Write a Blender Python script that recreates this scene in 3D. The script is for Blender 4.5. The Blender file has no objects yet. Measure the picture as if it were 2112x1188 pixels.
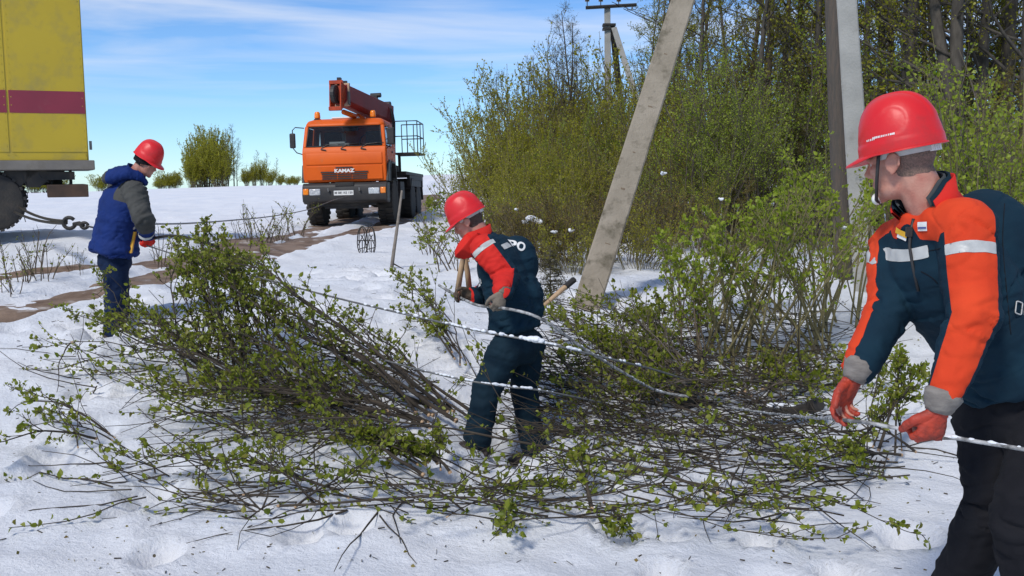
import bpy, bmesh, math, random
import numpy as np
from mathutils import Vector, Matrix, Euler, noise
from mathutils.bvhtree import BVHTree

R = math.radians
scene = bpy.context.scene
COL = scene.collection

# ------------------------------------------------------------------ camera
CAM_Z = 1.70
F_PX = 2055.0                      # focal length in pixels of the 2112 px wide photograph
PITCH = math.atan(224.0 / F_PX)
cam_d = bpy.data.cameras.new('camera')
cam = bpy.data.objects.new('camera', cam_d)
COL.objects.link(cam)
cam.location = (0, 0, CAM_Z)
cam.rotation_euler = (R(90) - PITCH, 0, 0)
cam_d.sensor_width = 36.0
cam_d.lens = 36.0 * F_PX / 2112.0
cam_d.clip_start = 0.05
cam_d.clip_end = 3000
scene.camera = cam

# ------------------------------------------------------------------ light
SUN_EL, SUN_AZ = R(47), R(212)     # azimuth clockwise from +Y: behind the camera, to the left
world = bpy.data.worlds.new('World')
scene.world = world
world.use_nodes = True
wn, wl = world.node_tree.nodes, world.node_tree.links
wn.clear()
wo = wn.new('ShaderNodeOutputWorld')
bg = wn.new('ShaderNodeBackground')
sky = wn.new('ShaderNodeTexSky')
sky.sky_type = 'NISHITA'
sky.sun_disc = False
sky.sun_elevation = SUN_EL
sky.sun_rotation = SUN_AZ
sky.altitude = 2500
sky.air_density = 1.1
sky.dust_density = 0.0
sky.ozone_density = 3.0
bg.inputs['Strength'].default_value = 0.135
tc = wn.new('ShaderNodeTexCoord')
sep = wn.new('ShaderNodeSeparateXYZ')
wl.new(tc.outputs['Generated'], sep.inputs[0])
# clouds: the view direction projected on a flat layer overhead, so they stretch out towards the horizon
zc = wn.new('ShaderNodeMath'); zc.operation = 'MAXIMUM'; zc.inputs[1].default_value = 0.03
wl.new(sep.outputs['Z'], zc.inputs[0])
dx = wn.new('ShaderNodeMath'); dx.operation = 'DIVIDE'
dy = wn.new('ShaderNodeMath'); dy.operation = 'DIVIDE'
wl.new(sep.outputs['X'], dx.inputs[0]); wl.new(zc.outputs[0], dx.inputs[1])
wl.new(sep.outputs['Y'], dy.inputs[0]); wl.new(zc.outputs[0], dy.inputs[1])
cmb = wn.new('ShaderNodeCombineXYZ')
wl.new(dx.outputs[0], cmb.inputs[0]); wl.new(dy.outputs[0], cmb.inputs[1])
cmap = wn.new('ShaderNodeMapping')
cmap.inputs['Scale'].default_value = (0.40, 0.55, 1)
cmap.inputs['Location'].default_value = (2.3, 0.9, 0)
wl.new(cmb.outputs[0], cmap.inputs[0])
cn = wn.new('ShaderNodeTexNoise')
cn.inputs['Scale'].default_value = 1.0
cn.inputs['Detail'].default_value = 7
cn.inputs['Roughness'].default_value = 0.50
cn.inputs['Distortion'].default_value = 0.5
wl.new(cmap.outputs[0], cn.inputs['Vector'])
cr = wn.new('ShaderNodeValToRGB')
cr.color_ramp.elements[0].position = 0.42
cr.color_ramp.elements[1].position = 0.66
wl.new(cn.outputs['Fac'], cr.inputs[0])
elev = wn.new('ShaderNodeMapRange')       # thin clear band along the horizon
elev.inputs['From Min'].default_value = 0.06
elev.inputs['From Max'].default_value = 0.17
wl.new(sep.outputs['Z'], elev.inputs[0])
cm = wn.new('ShaderNodeMath'); cm.operation = 'MULTIPLY'
wl.new(cr.outputs[0], cm.inputs[0]); wl.new(elev.outputs[0], cm.inputs[1])
cm2 = wn.new('ShaderNodeMath'); cm2.operation = 'MULTIPLY'; cm2.inputs[1].default_value = 0.85
wl.new(cm.outputs[0], cm2.inputs[0])
tint = wn.new('ShaderNodeMix'); tint.data_type = 'RGBA'; tint.blend_type = 'MULTIPLY'
tint.inputs[0].default_value = 1.0
tint.inputs[7].default_value = (0.64, 0.85, 1.07, 1)
wl.new(sky.outputs[0], tint.inputs[6])
mixc = wn.new('ShaderNodeMix'); mixc.data_type = 'RGBA'
wl.new(cm2.outputs[0], mixc.inputs[0])
wl.new(tint.outputs[2], mixc.inputs[6])
mixc.inputs[7].default_value = (6.2, 6.5, 7.2, 1)
wl.new(mixc.outputs[2], bg.inputs['Color'])
wl.new(bg.outputs[0], wo.inputs[0])

sun_d = bpy.data.lights.new('sun', 'SUN')
sun_d.energy = 2.9
sun_d.angle = R(10)
sun_d.color = (1.0, 0.95, 0.87)
sun = bpy.data.objects.new('sun', sun_d)
COL.objects.link(sun)
sdir = Vector((math.sin(SUN_AZ) * math.cos(SUN_EL), math.cos(SUN_AZ) * math.cos(SUN_EL), math.sin(SUN_EL)))
sun.rotation_euler = (-sdir).to_track_quat('-Z', 'Y').to_euler()

scene.view_settings.view_transform = 'Standard'
scene.view_settings.look = 'None'
scene.view_settings.gamma = 1.0
scene.view_settings.use_curve_mapping = False
scene.view_settings.exposure = 0.0
scene.render.engine = 'CYCLES'
scene.cycles.max_bounces = 6
scene.cycles.diffuse_bounces = 3
scene.cycles.glossy_bounces = 3
scene.cycles.transparent_max_bounces = 8
scene.cycles.use_denoising = True

# ------------------------------------------------------------------ helpers
_cp, _sp = math.cos(PITCH), math.sin(PITCH)
def P(px, py, d):
    """point at distance d (world Y) on the sight line of photo pixel px, py"""
    a, b = (px - 1056.0) / F_PX, (594.0 - py) / F_PX
    v = Vector((a, _cp + b * _sp, -_sp + b * _cp))
    v *= d / v.y
    return Vector((v.x, v.y, v.z + CAM_Z))

def pix(p):
    p = Vector(p) - Vector((0, 0, CAM_Z))
    zc_ = p.y * _cp - p.z * _sp
    return (1056 + F_PX * p.x / zc_, 594 - F_PX * (p.y * _sp + p.z * _cp) / zc_)

def sstep(a, b, x):
    t = min(1.0, max(0.0, (x - a) / (b - a)))
    return t * t * (3 - 2 * t)

def lerp(a, b, t): return a + (b - a) * t

class MB:
    """collects shapes; build() links them as ONE mesh object"""
    def __init__(s): s.v, s.f = [], []
    def quad_strip(s, rings, closed=True, cap0=True, cap1=True):
        base = len(s.v); n = len(rings[0])
        for r in rings: s.v.extend(tuple(p) for p in r)
        for i in range(len(rings) - 1):
            for j in range(n if closed else n - 1):
                k = (j + 1) % n
                s.f.append((base + i * n + j, base + i * n + k, base + (i + 1) * n + k, base + (i + 1) * n + j))
        if cap0 and closed: s.f.append(tuple(base + j for j in reversed(range(n))))
        if cap1 and closed: s.f.append(tuple(base + (len(rings) - 1) * n + j for j in range(n)))
        return s
    def box(s, c, size, rot=None, taper=1.0):
        c = Vector(c); hx, hy, hz = size[0] / 2, size[1] / 2, size[2] / 2
        b = len(s.v)
        for dz in (-1, 1):
            t = 1.0 if dz < 0 else taper
            for sx, sy in ((-1, -1), (1, -1), (1, 1), (-1, 1)):
                p = Vector((sx * hx * t, sy * hy * t, dz * hz))
                if rot is not None: p = rot @ p
                s.v.append(tuple(c + p))
        for f in ((3, 2, 1, 0), (4, 5, 6, 7), (0, 1, 5, 4), (1, 2, 6, 5), (2, 3, 7, 6), (3, 0, 4, 7)):
            s.f.append(tuple(b + i for i in f))
        return s
    def tube(s, pts, rad, sides=6, cap=True):
        pts = [Vector(p) for p in pts]
        if not isinstance(rad, (list, tuple)): rad = [rad] * len(pts)
        rings = []; u = None
        for i, p in enumerate(pts):
            t = (pts[min(i + 1, len(pts) - 1)] - pts[max(i - 1, 0)])
            if t.length < 1e-9: t = Vector((0, 0, 1))
            t.normalize()
            if u is None:
                u = t.orthogonal().normalized()
            else:
                u = u - t * u.dot(t)
                u = u.normalized() if u.length > 1e-6 else t.orthogonal().normalized()
            w = t.cross(u)
            rings.append([p + (u * math.cos(a) + w * math.sin(a)) * rad[i]
                          for a in (2 * math.pi * k / sides for k in range(sides))])
        return s.quad_strip(rings, True, cap, cap)
    def lathe(s, prof, c=(0, 0, 0), axis=(0, 0, 1), n=20, ref=None):
        """prof: list of (radius, height along the axis)"""
        ax = Vector(axis).normalized(); u = ax.orthogonal().normalized() if ref is None else Vector(ref); w = ax.cross(u); c = Vector(c)
        rings = [[c + ax * h + (u * math.cos(2 * math.pi * k / n) + w * math.sin(2 * math.pi * k / n)) * r for k in range(n)] for r, h in prof]
        return s.quad_strip(rings)
    def prism(s, poly, lo, hi, axis='x', scale_hi=None):
        """poly in the plane across the axis: axis x -> (y, z), y -> (x, z), z -> (x, y)"""
        def pt(a, q):
            return {'x': (a, q[0], q[1]), 'y': (q[0], a, q[1]), 'z': (q[0], q[1], a)}[axis]
        return s.quad_strip([[pt(lo, q) for q in poly], [pt(hi, q) for q in poly]])
    def sphere(s, c, r, n=12, m=8, squash=(1, 1, 1), rot=None):
        c = Vector(c); rings = []
        for i in range(m + 1):
            th = math.pi * (i + 0.02) / (m + 0.04)
            ring = []
            for k in range(n):
                a = 2 * math.pi * k / n
                p = Vector((math.sin(th) * math.cos(a) * squash[0], math.sin(th) * math.sin(a) * squash[1], -math.cos(th) * squash[2])) * r
                if rot is not None: p = rot @ p
                ring.append(c + p)
            rings.append(ring)
        return s.quad_strip(rings)
    def mesh(s, name):
        m = bpy.data.meshes.new(name)
        m.from_pydata([tuple(p) for p in s.v], [], s.f)
        return m
    def build(s, name, mat=None, parent=None, smooth=False, bevel=0.0, loc=None, fix=True):
        m = s.mesh(name)
        if fix:
            b = bmesh.new(); b.from_mesh(m); bmesh.ops.recalc_face_normals(b, faces=b.faces); b.to_mesh(m); b.free()
        o = link(name, m, mat, parent)
        if smooth: shade(m, smooth)
        if bevel:
            md = o.modifiers.new('bevel', 'BEVEL'); md.width = bevel; md.segments = 2; md.limit_method = 'ANGLE'; md.angle_limit = R(35)
            for p in m.polygons: p.use_smooth = True
            md.harden_normals = False
            try: m.set_sharp_from_angle(angle=R(35))
            except Exception: pass
        if loc is not None: o.location = loc
        return o

def shade(m, angle=True):
    for p in m.polygons: p.use_smooth = True
    if angle is not True:
        m.set_sharp_from_angle(angle=R(angle))

def link(name, m, mat=None, parent=None):
    o = bpy.data.objects.new(name, m)
    COL.objects.link(o)
    if mat is not None: m.materials.append(mat)
    if parent is not None: o.parent = parent
    return o

def empty(name, loc=(0, 0, 0), rot=(0, 0, 0)):
    o = bpy.data.objects.new(name, None); COL.objects.link(o)
    o.empty_display_size = 0.2
    o.location = loc; o.rotation_euler = rot
    return o

def tag(o, label=None, cat=None, group=None, kind=None):
    if label: o['label'] = label
    if cat: o['category'] = cat
    if group: o['group'] = group
    if kind: o['kind'] = kind
    return o

def copy_tree(o, parent=None):
    c = o.copy(); COL.objects.link(c)
    if parent is not None: c.parent = parent
    for ch in list(o.children): copy_tree(ch, c)
    return c

# ------------------------------------------------------------------ materials
MATS = {}
def pmat(name, c1, c2=None, scale=6.0, rough=0.6, bump=0.0, bscale=60.0, metal=0.0, spec=0.5, detail=5, ramp=(0.35, 0.7), coat=0.0, stretch=None, dirt=None, dscale=3.0, dramp=(0.55, 0.75)):
    m = bpy.data.materials.new(name); m.use_nodes = True
    n, l = m.node_tree.nodes, m.node_tree.links
    b = n['Principled BSDF']
    b.inputs['Roughness'].default_value = rough
    b.inputs['Metallic'].default_value = metal
    b.inputs['Specular IOR Level'].default_value = spec
    if coat: b.inputs['Coat Weight'].default_value = coat; b.inputs['Coat Roughness'].default_value = 0.08
    tc_ = n.new('ShaderNodeTexCoord')
    vec = tc_.outputs['Object']
    if stretch:
        mp = n.new('ShaderNodeMapping'); mp.inputs['Scale'].default_value = stretch
        l.new(vec, mp.inputs[0]); vec = mp.outputs[0]
    if c2 is None: c2 = tuple(x * 0.8 for x in c1)
    nz = n.new('ShaderNodeTexNoise'); nz.inputs['Scale'].default_value = scale; nz.inputs['Detail'].default_value = detail
    l.new(vec, nz.inputs['Vector'])
    rp = n.new('ShaderNodeValToRGB')
    rp.color_ramp.elements[0].position, rp.color_ramp.elements[1].position = ramp
    rp.color_ramp.elements[0].color = (*c1, 1); rp.color_ramp.elements[1].color = (*c2, 1)
    l.new(nz.outputs['Fac'], rp.inputs[0])
    col = rp.outputs[0]
    if dirt:
        dz = n.new('ShaderNodeTexNoise'); dz.inputs['Scale'].default_value = dscale; dz.inputs['Detail'].default_value = 8; dz.inputs['Roughness'].default_value = 0.65
        l.new(tc_.outputs['Object'], dz.inputs['Vector'])
        dr = n.new('ShaderNodeValToRGB'); dr.color_ramp.elements[0].position, dr.color_ramp.elements[1].position = dramp
        l.new(dz.outputs['Fac'], dr.inputs[0])
        mx = n.new('ShaderNodeMix'); mx.data_type = 'RGBA'
        l.new(dr.outputs[0], mx.inputs[0]); l.new(col, mx.inputs[6]); mx.inputs[7].default_value = (*dirt, 1)
        col = mx.outputs[2]
    l.new(col, b.inputs['Base Color'])
    if bump:
        bz = n.new('ShaderNodeTexNoise'); bz.inputs['Scale'].default_value = bscale; bz.inputs['Detail'].default_value = 6
        l.new(vec, bz.inputs['Vector'])
        bp = n.new('ShaderNodeBump'); bp.inputs['Strength'].default_value = bump; bp.inputs['Distance'].default_value = 0.02 * min(1.0, 45.0 / bscale)
        l.new(bz.outputs['Fac'], bp.inputs['Height']); l.new(bp.outputs[0], b.inputs['Normal'])
    MATS[name] = m
    return m

def leaf_mat(name, cols, trans=0.35):
    """per-leaf colour variation; light passes through the leaves"""
    m = bpy.data.materials.new(name); m.use_nodes = True
    n, l = m.node_tree.nodes, m.node_tree.links
    b = n['Principled BSDF']; out = n['Material Output']
    b.inputs['Roughness'].default_value = 0.45
    b.inputs['Specular IOR Level'].default_value = 0.35
    g = n.new('ShaderNodeNewGeometry')
    rp = n.new('ShaderNodeValToRGB')
    while len(rp.color_ramp.elements) < len(cols): rp.color_ramp.elements.new(0.5)
    for i, c in enumerate(cols):
        e = rp.color_ramp.elements[i]; e.position = i / max(1, len(cols) - 1); e.color = (*c, 1)
    l.new(g.outputs['Random Per Island'], rp.inputs[0])
    l.new(rp.outputs[0], b.inputs['Base Color'])
    t = n.new('ShaderNodeBsdfTranslucent'); l.new(rp.outputs[0], t.inputs[0])
    mx = n.new('ShaderNodeMixShader'); mx.inputs[0].default_value = trans
    l.new(b.outputs[0], mx.inputs[1]); l.new(t.outputs[0], mx.inputs[2]); l.new(mx.outputs[0], out.inputs[0])
    return m

def glass_mat(name, tint_=(0.02, 0.025, 0.03), fac=0.45, rough=0.03):
    m = bpy.data.materials.new(name); m.use_nodes = True
    n, l = m.node_tree.nodes, m.node_tree.links
    b = n['Principled BSDF']; out = n['Material Output']
    b.inputs['Base Color'].default_value = (*tint_, 1); b.inputs['Roughness'].default_value = rough
    t = n.new('ShaderNodeBsdfTransparent'); t.inputs[0].default_value = (0.75, 0.8, 0.8, 1)
    mx = n.new('ShaderNodeMixShader'); mx.inputs[0].default_value = fac
    l.new(b.outputs[0], mx.inputs[1]); l.new(t.outputs[0], mx.inputs[2]); l.new(mx.outputs[0], out.inputs[0])
    return m
# ------------------------------------------------------------------ the snow field
_FY = [(-60, -.1), (5.6, -.06), (6.6, 0.0), (8, .20), (9, .33), (10, .44), (11.5, .50), (18, .52), (27, .45), (36, .62), (50, 0.95), (70, 1.30), (85, 1.25), (120, 0.2), (200, -4), (900, -30)]
def base_h(x, y):
    h = 0.0
    for i in range(len(_FY) - 1):
        if y <= _FY[i + 1][0] or i == len(_FY) - 2:
            a, b = _FY[i], _FY[i + 1]
            t = min(1, max(0, (y - a[0]) / (b[0] - a[0])))
            t = t * t * (3 - 2 * t) * 0.5 + t * 0.5
            h = lerp(a[1], b[1], t); break
    h += 0.75 * sstep(-16, -4, x) * sstep(34, 62, y) * (1 - sstep(100, 200, y))
    h -= 0.62 * (1 - sstep(-38, -14, x)) * sstep(34, 62, y)
    h += 0.26 * math.exp(-((x + 8.5) / 3.6) ** 2 - ((y - 17.0) / 3.0) ** 2)
    return h

def ground_hit(px, py):
    d = 2.5
    while d < 120:
        p = P(px, py, d)
        if p.z <= base_h(p.x, p.y): return p
        d += 0.03
    return P(px, py, 120)

def Pg(px, py, h=0.0):
    """point on the sight line of a photo pixel that stands h above the ground"""
    d = 2.2
    while d < 60:
        p = P(px, py, d)
        if p.z <= base_h(p.x, p.y) + h: return p
        d += 0.02
    return P(px, py, 60)

def smooth_path(pts, n):
    out = []
    for i in range(len(pts) - 1):
        p0, p1, p2, p3 = pts[max(0, i - 1)], pts[i], pts[i + 1], pts[min(len(pts) - 1, i + 2)]
        for k in range(n):
            t = k / n
            out.append(0.5 * ((2 * p1) + (p2 - p0) * t + (2 * p0 - 5 * p1 + 4 * p2 - p3) * t * t + (3 * p1 - p0 - 3 * p2 + p3) * t ** 3))
    out.append(pts[-1].copy())
    return out

RUT_PX = [[(664, 466), (620, 478), (545, 492), (450, 514), (330, 540), (180, 549), (0, 566), (-160, 590)],
          [(806, 458), (750, 474), (650, 494), (540, 520), (430, 546), (290, 574), (120, 605), (0, 634), (-120, 670)]]
RUTS = []
for k, rp_ in enumerate(RUT_PX):
    pts = [ground_hit(*q) for q in rp_]
    x_off = pts[0].x
    pts = [Vector((pts[0].x + 0.1, 60, 0)), Vector((pts[0].x, 36, 0))] + pts
    RUTS.append([Vector((p.x, p.y, 0)) for p in smooth_path(pts, 14)])
_RA = [np.array([(p.x, p.y) for p in r]) for r in RUTS]

def rut_field(X, Y):
    """distance to the nearest rut centre line, for arrays"""
    best = np.full(X.shape, 1e9)
    for A in _RA:
        a, b = A[:-1], A[1:]
        for i in range(len(a)):
            ab = b[i] - a[i]; L2 = float(ab @ ab) + 1e-9
            t = np.clip(((X - a[i][0]) * ab[0] + (Y - a[i][1]) * ab[1]) / L2, 0, 1)
            d = np.hypot(X - a[i][0] - t * ab[0], Y - a[i][1] - t * ab[1])
            best = np.minimum(best, d)
    return best

FOOT = [(-.08, 6.5, .34, .11), (.12, 6.8, .34, .11)]          # trampled hollows: (x, y, radius, depth)
_rf = random.Random(5)
FOOT.append((.75, 10.0, .30, .14))
for _ in range(70):
    FOOT.append((_rf.uniform(-3.4, 3.0), _rf.uniform(3.6, 12.5), _rf.uniform(.08, .14), _rf.uniform(.04, .10)))
def walk(x0, y0, x1, y1, n):
    for k in range(n):
        t = k / (n - 1); s_ = .11 if k % 2 else -.11; L_ = math.hypot(x1 - x0, y1 - y0)
        FOOT.append((lerp(x0, x1, t) - (y1 - y0) / L_ * s_ + _rf.gauss(0, .05), lerp(y0, y1, t) + (x1 - x0) / L_ * s_ + _rf.gauss(0, .06), _rf.uniform(.085, .12), _rf.uniform(.07, .12)))
walk(-.1, 6.7, -2.2, 13.5, 18); walk(-3.5, 9.0, -2.2, 13.0, 9); walk(-3.6, 9.1, -6.0, 14.5, 12); walk(.1, 6.8, 1.0, 3.4, 9); walk(-3.6, 8.9, -2.6, 4.2, 10); walk(1.4, 3.2, .9, 9.6, 14); walk(-1.4, 3.6, -3.0, 8.0, 9)
for cx_, cy_, n_ in ((-3.6, 9.1, 16), (0, 6.6, 16), (1.5, 3.3, 14)):
    for _ in range(n_): FOOT.append((cx_ + _rf.gauss(0, .35), cy_ + _rf.gauss(0, .35), _rf.uniform(.07, .12), _rf.uniform(.04, .09)))

def fbm(x, y, s, o=3):
    return noise.fractal(Vector((x * s, y * s, 3.7)), 1.0, 2.0, o)

def snow_h(x, y, dr):
    h = base_h(x, y)
    a = 1.0 - 0.6 * sstep(25, 60, y)
    h += 0.055 * fbm(x, y, 0.35) * a
    if y < 45:
        h += 0.034 * fbm(x + 9, y, 1.3) + 0.020 * fbm(x, y + 4, 4.0, 5) + 0.012 * (1 - 2 * abs(fbm(x, y, 2.4, 3)))
        for fx, fy, fr, fd in FOOT:
            q = (x - fx) ** 2 + ((y - fy) * 0.8) ** 2
            if q < (fr * 2.4) ** 2: q = q / (fr * fr); h -= 1.25 * fd * math.exp(-q * q * .8) - fd * .28 * math.exp(-((math.sqrt(q) - 1.45) / .3) ** 2)
    if dr < 2.2:
        w = 0.52 + 0.20 * fbm(x * 1.1, y * 1.1 + 30, 0.9)
        h -= 0.12 * (1 - sstep(w * 0.75, w * 1.25, dr)) * (0.75 + 0.5 * min(.5, max(-.5, fbm(x + 5, y, 1.6))))
        h += 0.055 * math.exp(-((dr - w * 1.6) / 0.22) ** 2) * (0.6 + 0.9 * max(-.5, fbm(x, y + 11, 2.2)))
    return h

def make_snow():
    ys = list(np.linspace(-30, 0.5, 14)) + list(np.linspace(1.0, 14, 250)) + list(np.linspace(14.06, 34, 190)) + list(np.linspace(34.3, 90, 70)) + list(np.geomspace(93, 900, 24))
    nx = 330
    us = np.linspace(-1, 1, nx)
    us = np.sign(us) * np.abs(us) ** 1.15
    Yg, Ug = np.meshgrid(np.array(ys), us, indexing='ij')
    Wd = np.where(Yg < 0.5, 12 + 0 * Yg, 6 + 0.62 * Yg)
    Wd = np.where(Yg > 90, Wd * (1 + (Yg - 90) / 250), Wd)
    Xg = Ug * Wd
    near = (Yg > 8) & (Yg < 62) & (Xg < 2)
    D = np.full(Xg.shape, 1e9)
    D[near] = rut_field(Xg[near], Yg[near])
    Z = np.empty_like(Xg)
    for i in range(Xg.shape[0]):
        for j in range(nx):
            Z[i, j] = snow_h(Xg[i, j], Yg[i, j], D[i, j])
    v = np.stack([Xg.ravel(), Yg.ravel(), Z.ravel()], 1)
    idx = np.arange(Xg.size).reshape(Xg.shape)
    q = np.stack([idx[:-1, :-1].ravel(), idx[:-1, 1:].ravel(), idx[1:, 1:].ravel(), idx[1:, :-1].ravel()], 1)
    return np_mesh('snow_field', v, q)

def np_mesh(name, v, q, smooth=True):
    m = bpy.data.meshes.new(name)
    k = q.shape[1]
    m.vertices.add(len(v)); m.vertices.foreach_set('co', np.ascontiguousarray(v, dtype=np.float32).ravel())
    m.loops.add(q.size); m.loops.foreach_set('vertex_index', np.ascontiguousarray(q, dtype=np.int32).ravel())
    m.polygons.add(len(q)); m.polygons.foreach_set('loop_start', np.arange(0, q.size, k, dtype=np.int32))
    try: m.polygons.foreach_set('loop_total', np.full(len(q), k, dtype=np.int32))
    except Exception: pass
    if smooth: m.polygons.foreach_set('use_smooth', np.ones(len(q), dtype=bool))
    m.update(calc_edges=True)
    return m

def snow_material():
    m = bpy.data.materials.new('snow'); m.use_nodes = True
    n, l = m.node_tree.nodes, m.node_tree.links
    b = n['Principled BSDF']
    b.inputs['Roughness'].default_value = 0.7; b.inputs['Specular IOR Level'].default_value = 0.25
    tc_ = n.new('ShaderNodeTexCoord')
    a = n.new('ShaderNodeTexNoise'); a.inputs['Scale'].default_value = 0.8; a.inputs['Detail'].default_value = 6
    l.new(tc_.outputs['Object'], a.inputs['Vector'])
    r = n.new('ShaderNodeValToRGB')
    r.color_ramp.elements[0].color = (0.70, 0.73, 0.78, 1); r.color_ramp.elements[1].color = (0.80, 0.81, 0.83, 1)
    r.color_ramp.elements[0].position = 0.3; r.color_ramp.elements[1].position = 0.65
    l.new(a.outputs['Fac'], r.inputs[0])
    # bits of bark and leaf scattered in the snow
    vz = n.new('ShaderNodeTexVoronoi'); vz.inputs['Scale'].default_value = 9.0
    l.new(tc_.outputs['Object'], vz.inputs['Vector'])
    sp = n.new('ShaderNodeMath'); sp.operation = 'LESS_THAN'; sp.inputs[1].default_value = 0.075
    l.new(vz.outputs['Distance'], sp.inputs[0])
    pn = n.new('ShaderNodeTexNoise'); pn.inputs['Scale'].default_value = 0.55
    l.new(tc_.outputs['Object'], pn.inputs['Vector'])
    pm = n.new('ShaderNodeMath'); pm.operation = 'GREATER_THAN'; pm.inputs[1].default_value = 0.53
    l.new(pn.outputs['Fac'], pm.inputs[0])
    mm = n.new('ShaderNodeMath'); mm.operation = 'MULTIPLY'; l.new(sp.outputs[0], mm.inputs[0]); l.new(pm.outputs[0], mm.inputs[1])
    mx = n.new('ShaderNodeMix'); mx.data_type = 'RGBA'
    l.new(mm.outputs[0], mx.inputs[0]); l.new(r.outputs[0], mx.inputs[6]); mx.inputs[7].default_value = (0.13, 0.11, 0.07, 1)
    l.new(mx.outputs[2], b.inputs['Base Color'])
    g = n.new('ShaderNodeTexNoise'); g.inputs['Scale'].default_value = 22; g.inputs['Detail'].default_value = 8; g.inputs['Roughness'].default_value = 0.7
    l.new(tc_.outputs['Object'], g.inputs['Vector'])
    bp = n.new('ShaderNodeBump'); bp.inputs['Strength'].default_value = 0.75; bp.inputs['Distance'].default_value = 0.04
    l.new(g.outputs['Fac'], bp.inputs['Height']); l.new(bp.outputs[0], b.inputs['Normal'])
    return m
M_SNOW = snow_material()
snow = link('snow_field', make_snow(), M_SNOW)
tag(snow, kind='structure')
_dg = bpy.context.evaluated_depsgraph_get()
SNOW_BVH = BVHTree.FromObject(snow, _dg)
def gz(x, y):
    h = SNOW_BVH.ray_cast(Vector((x, y, 60)), Vector((0, 0, -1)))
    return h[0].z if h[0] is not None else base_h(x, y)

# mud showing in the wheel ruts
M_MUD = pmat('mud', (0.10, 0.058, 0.034), (0.24, 0.165, 0.115), scale=2.6, rough=0.75, bump=0.9, bscale=16, ramp=(0.35, 0.66), dirt=(0.55, 0.50, 0.46), dscale=2.2, dramp=(0.56, 0.70))
for r_ in RUTS:
    rows = []; offs = np.linspace(-0.85, 0.85, 17)
    for i, p in enumerate(r_):
        if p.y > 46: continue
        t = r_[min(i + 1, len(r_) - 1)] - r_[max(0, i - 1)]; t.normalize(); nrm = Vector((-t.y, t.x, 0))
        rows.append([p + nrm * o for o in offs])
    # resample for a rough surface
    v, q = [], []
    for a in rows:
        for p in a:
            edge = abs((p - a[8]).length) / 0.85
            v.append((p.x, p.y, base_h(p.x, p.y) - 0.030 - 0.10 * edge ** 2 + 0.045 * fbm(p.x, p.y, 1.7, 4) + 0.055 * fbm(p.x, p.y, 0.35)))
    n_ = len(offs)
    for i in range(len(rows) - 1):
        for j in range(n_ - 1): q.append((i * n_ + j, i * n_ + j + 1, (i + 1) * n_ + j + 1, (i + 1) * n_ + j))
    mo = link('muddy_track', np_mesh('muddy_track', np.array(v), np.array(q)), M_MUD)
    tag(mo, kind='structure')
# ------------------------------------------------------------------ vehicles
M_ORANGE = pmat('orange_paint', (0.74, 0.120, 0.006), (0.64, 0.098, 0.006), scale=1.5, rough=0.5, spec=0.3, dirt=(0.40, 0.17, 0.07), dscale=2.4, dramp=(0.60, 0.82))
M_RED_P = pmat('dark_red_paint', (0.26, 0.022, 0.022), (0.20, 0.02, 0.022), scale=2, rough=0.55, spec=0.3, dirt=(0.20, 0.07, 0.05), dscale=3, dramp=(0.58, 0.8))
M_HEADP = pmat('orange_red_paint', (0.50, 0.070, 0.022), (0.38, 0.05, 0.022), scale=4, rough=0.55, spec=0.3, dirt=(0.20, 0.06, 0.04), dscale=4, dramp=(0.52, 0.75))
M_BLACK = pmat('black_plastic', (0.018, 0.018, 0.02), (0.035, 0.032, 0.03), scale=5, rough=0.55, bump=0.1)
M_CHASSIS = pmat('chassis_black', (0.014, 0.014, 0.015), (0.045, 0.037, 0.03), scale=4, rough=0.7, bump=0.2, dirt=(0.10, 0.075, 0.05), dscale=2.5)
M_TYRE = pmat('tyre_rubber', (0.020, 0.020, 0.021), (0.05, 0.043, 0.035), scale=3, rough=0.85, bump=0.35, bscale=30, dirt=(0.075, 0.055, 0.04), dscale=2.2, dramp=(0.55, 0.8))
M_STEEL = pmat('grey_steel', (0.22, 0.22, 0.22), (0.15, 0.145, 0.14), scale=6, rough=0.5, metal=0.4)
M_WHITE = pmat('white_paint', (0.78, 0.78, 0.76), (0.70, 0.70, 0.68), scale=5, rough=0.5)
M_LENS = pmat('clear_lens', (0.62, 0.64, 0.66), (0.35, 0.37, 0.40), scale=22, rough=0.12, spec=0.8)
M_AMBER = pmat('amber_lens', (0.95, 0.27, 0.02), (0.85, 0.20, 0.015), scale=9, rough=0.18, spec=0.7)
M_GLASS = glass_mat('windscreen_glass', (0.03, 0.035, 0.04), 0.62, 0.03)
M_DARKGLASS = pmat('dark_glass', (0.02, 0.022, 0.025), (0.03, 0.033, 0.035), rough=0.05, spec=0.8)
M_SEAT = pmat('seat_fabric', (0.05, 0.05, 0.055), (0.08, 0.08, 0.085), rough=0.9)
M_YELLOW = pmat('yellow_paint', (0.50, 0.355, 0.012), (0.45, 0.32, 0.012), scale=0.9, rough=0.42, coat=0.15, dirt=(0.26, 0.21, 0.07), dscale=1.9, dramp=(0.50, 0.80))
M_MAROON = pmat('maroon_stripe', (0.25, 0.022, 0.045), (0.21, 0.02, 0.04), scale=2, rough=0.4, dirt=(0.22, 0.07, 0.07), dscale=2.2, dramp=(0.6, 0.85))
M_RAIL = pmat('grey_rail', (0.20, 0.18, 0.155), (0.145, 0.13, 0.115), scale=3, rough=0.6, dirt=(0.12, 0.10, 0.075), dscale=2.5, dramp=(0.5, 0.75))

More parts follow.
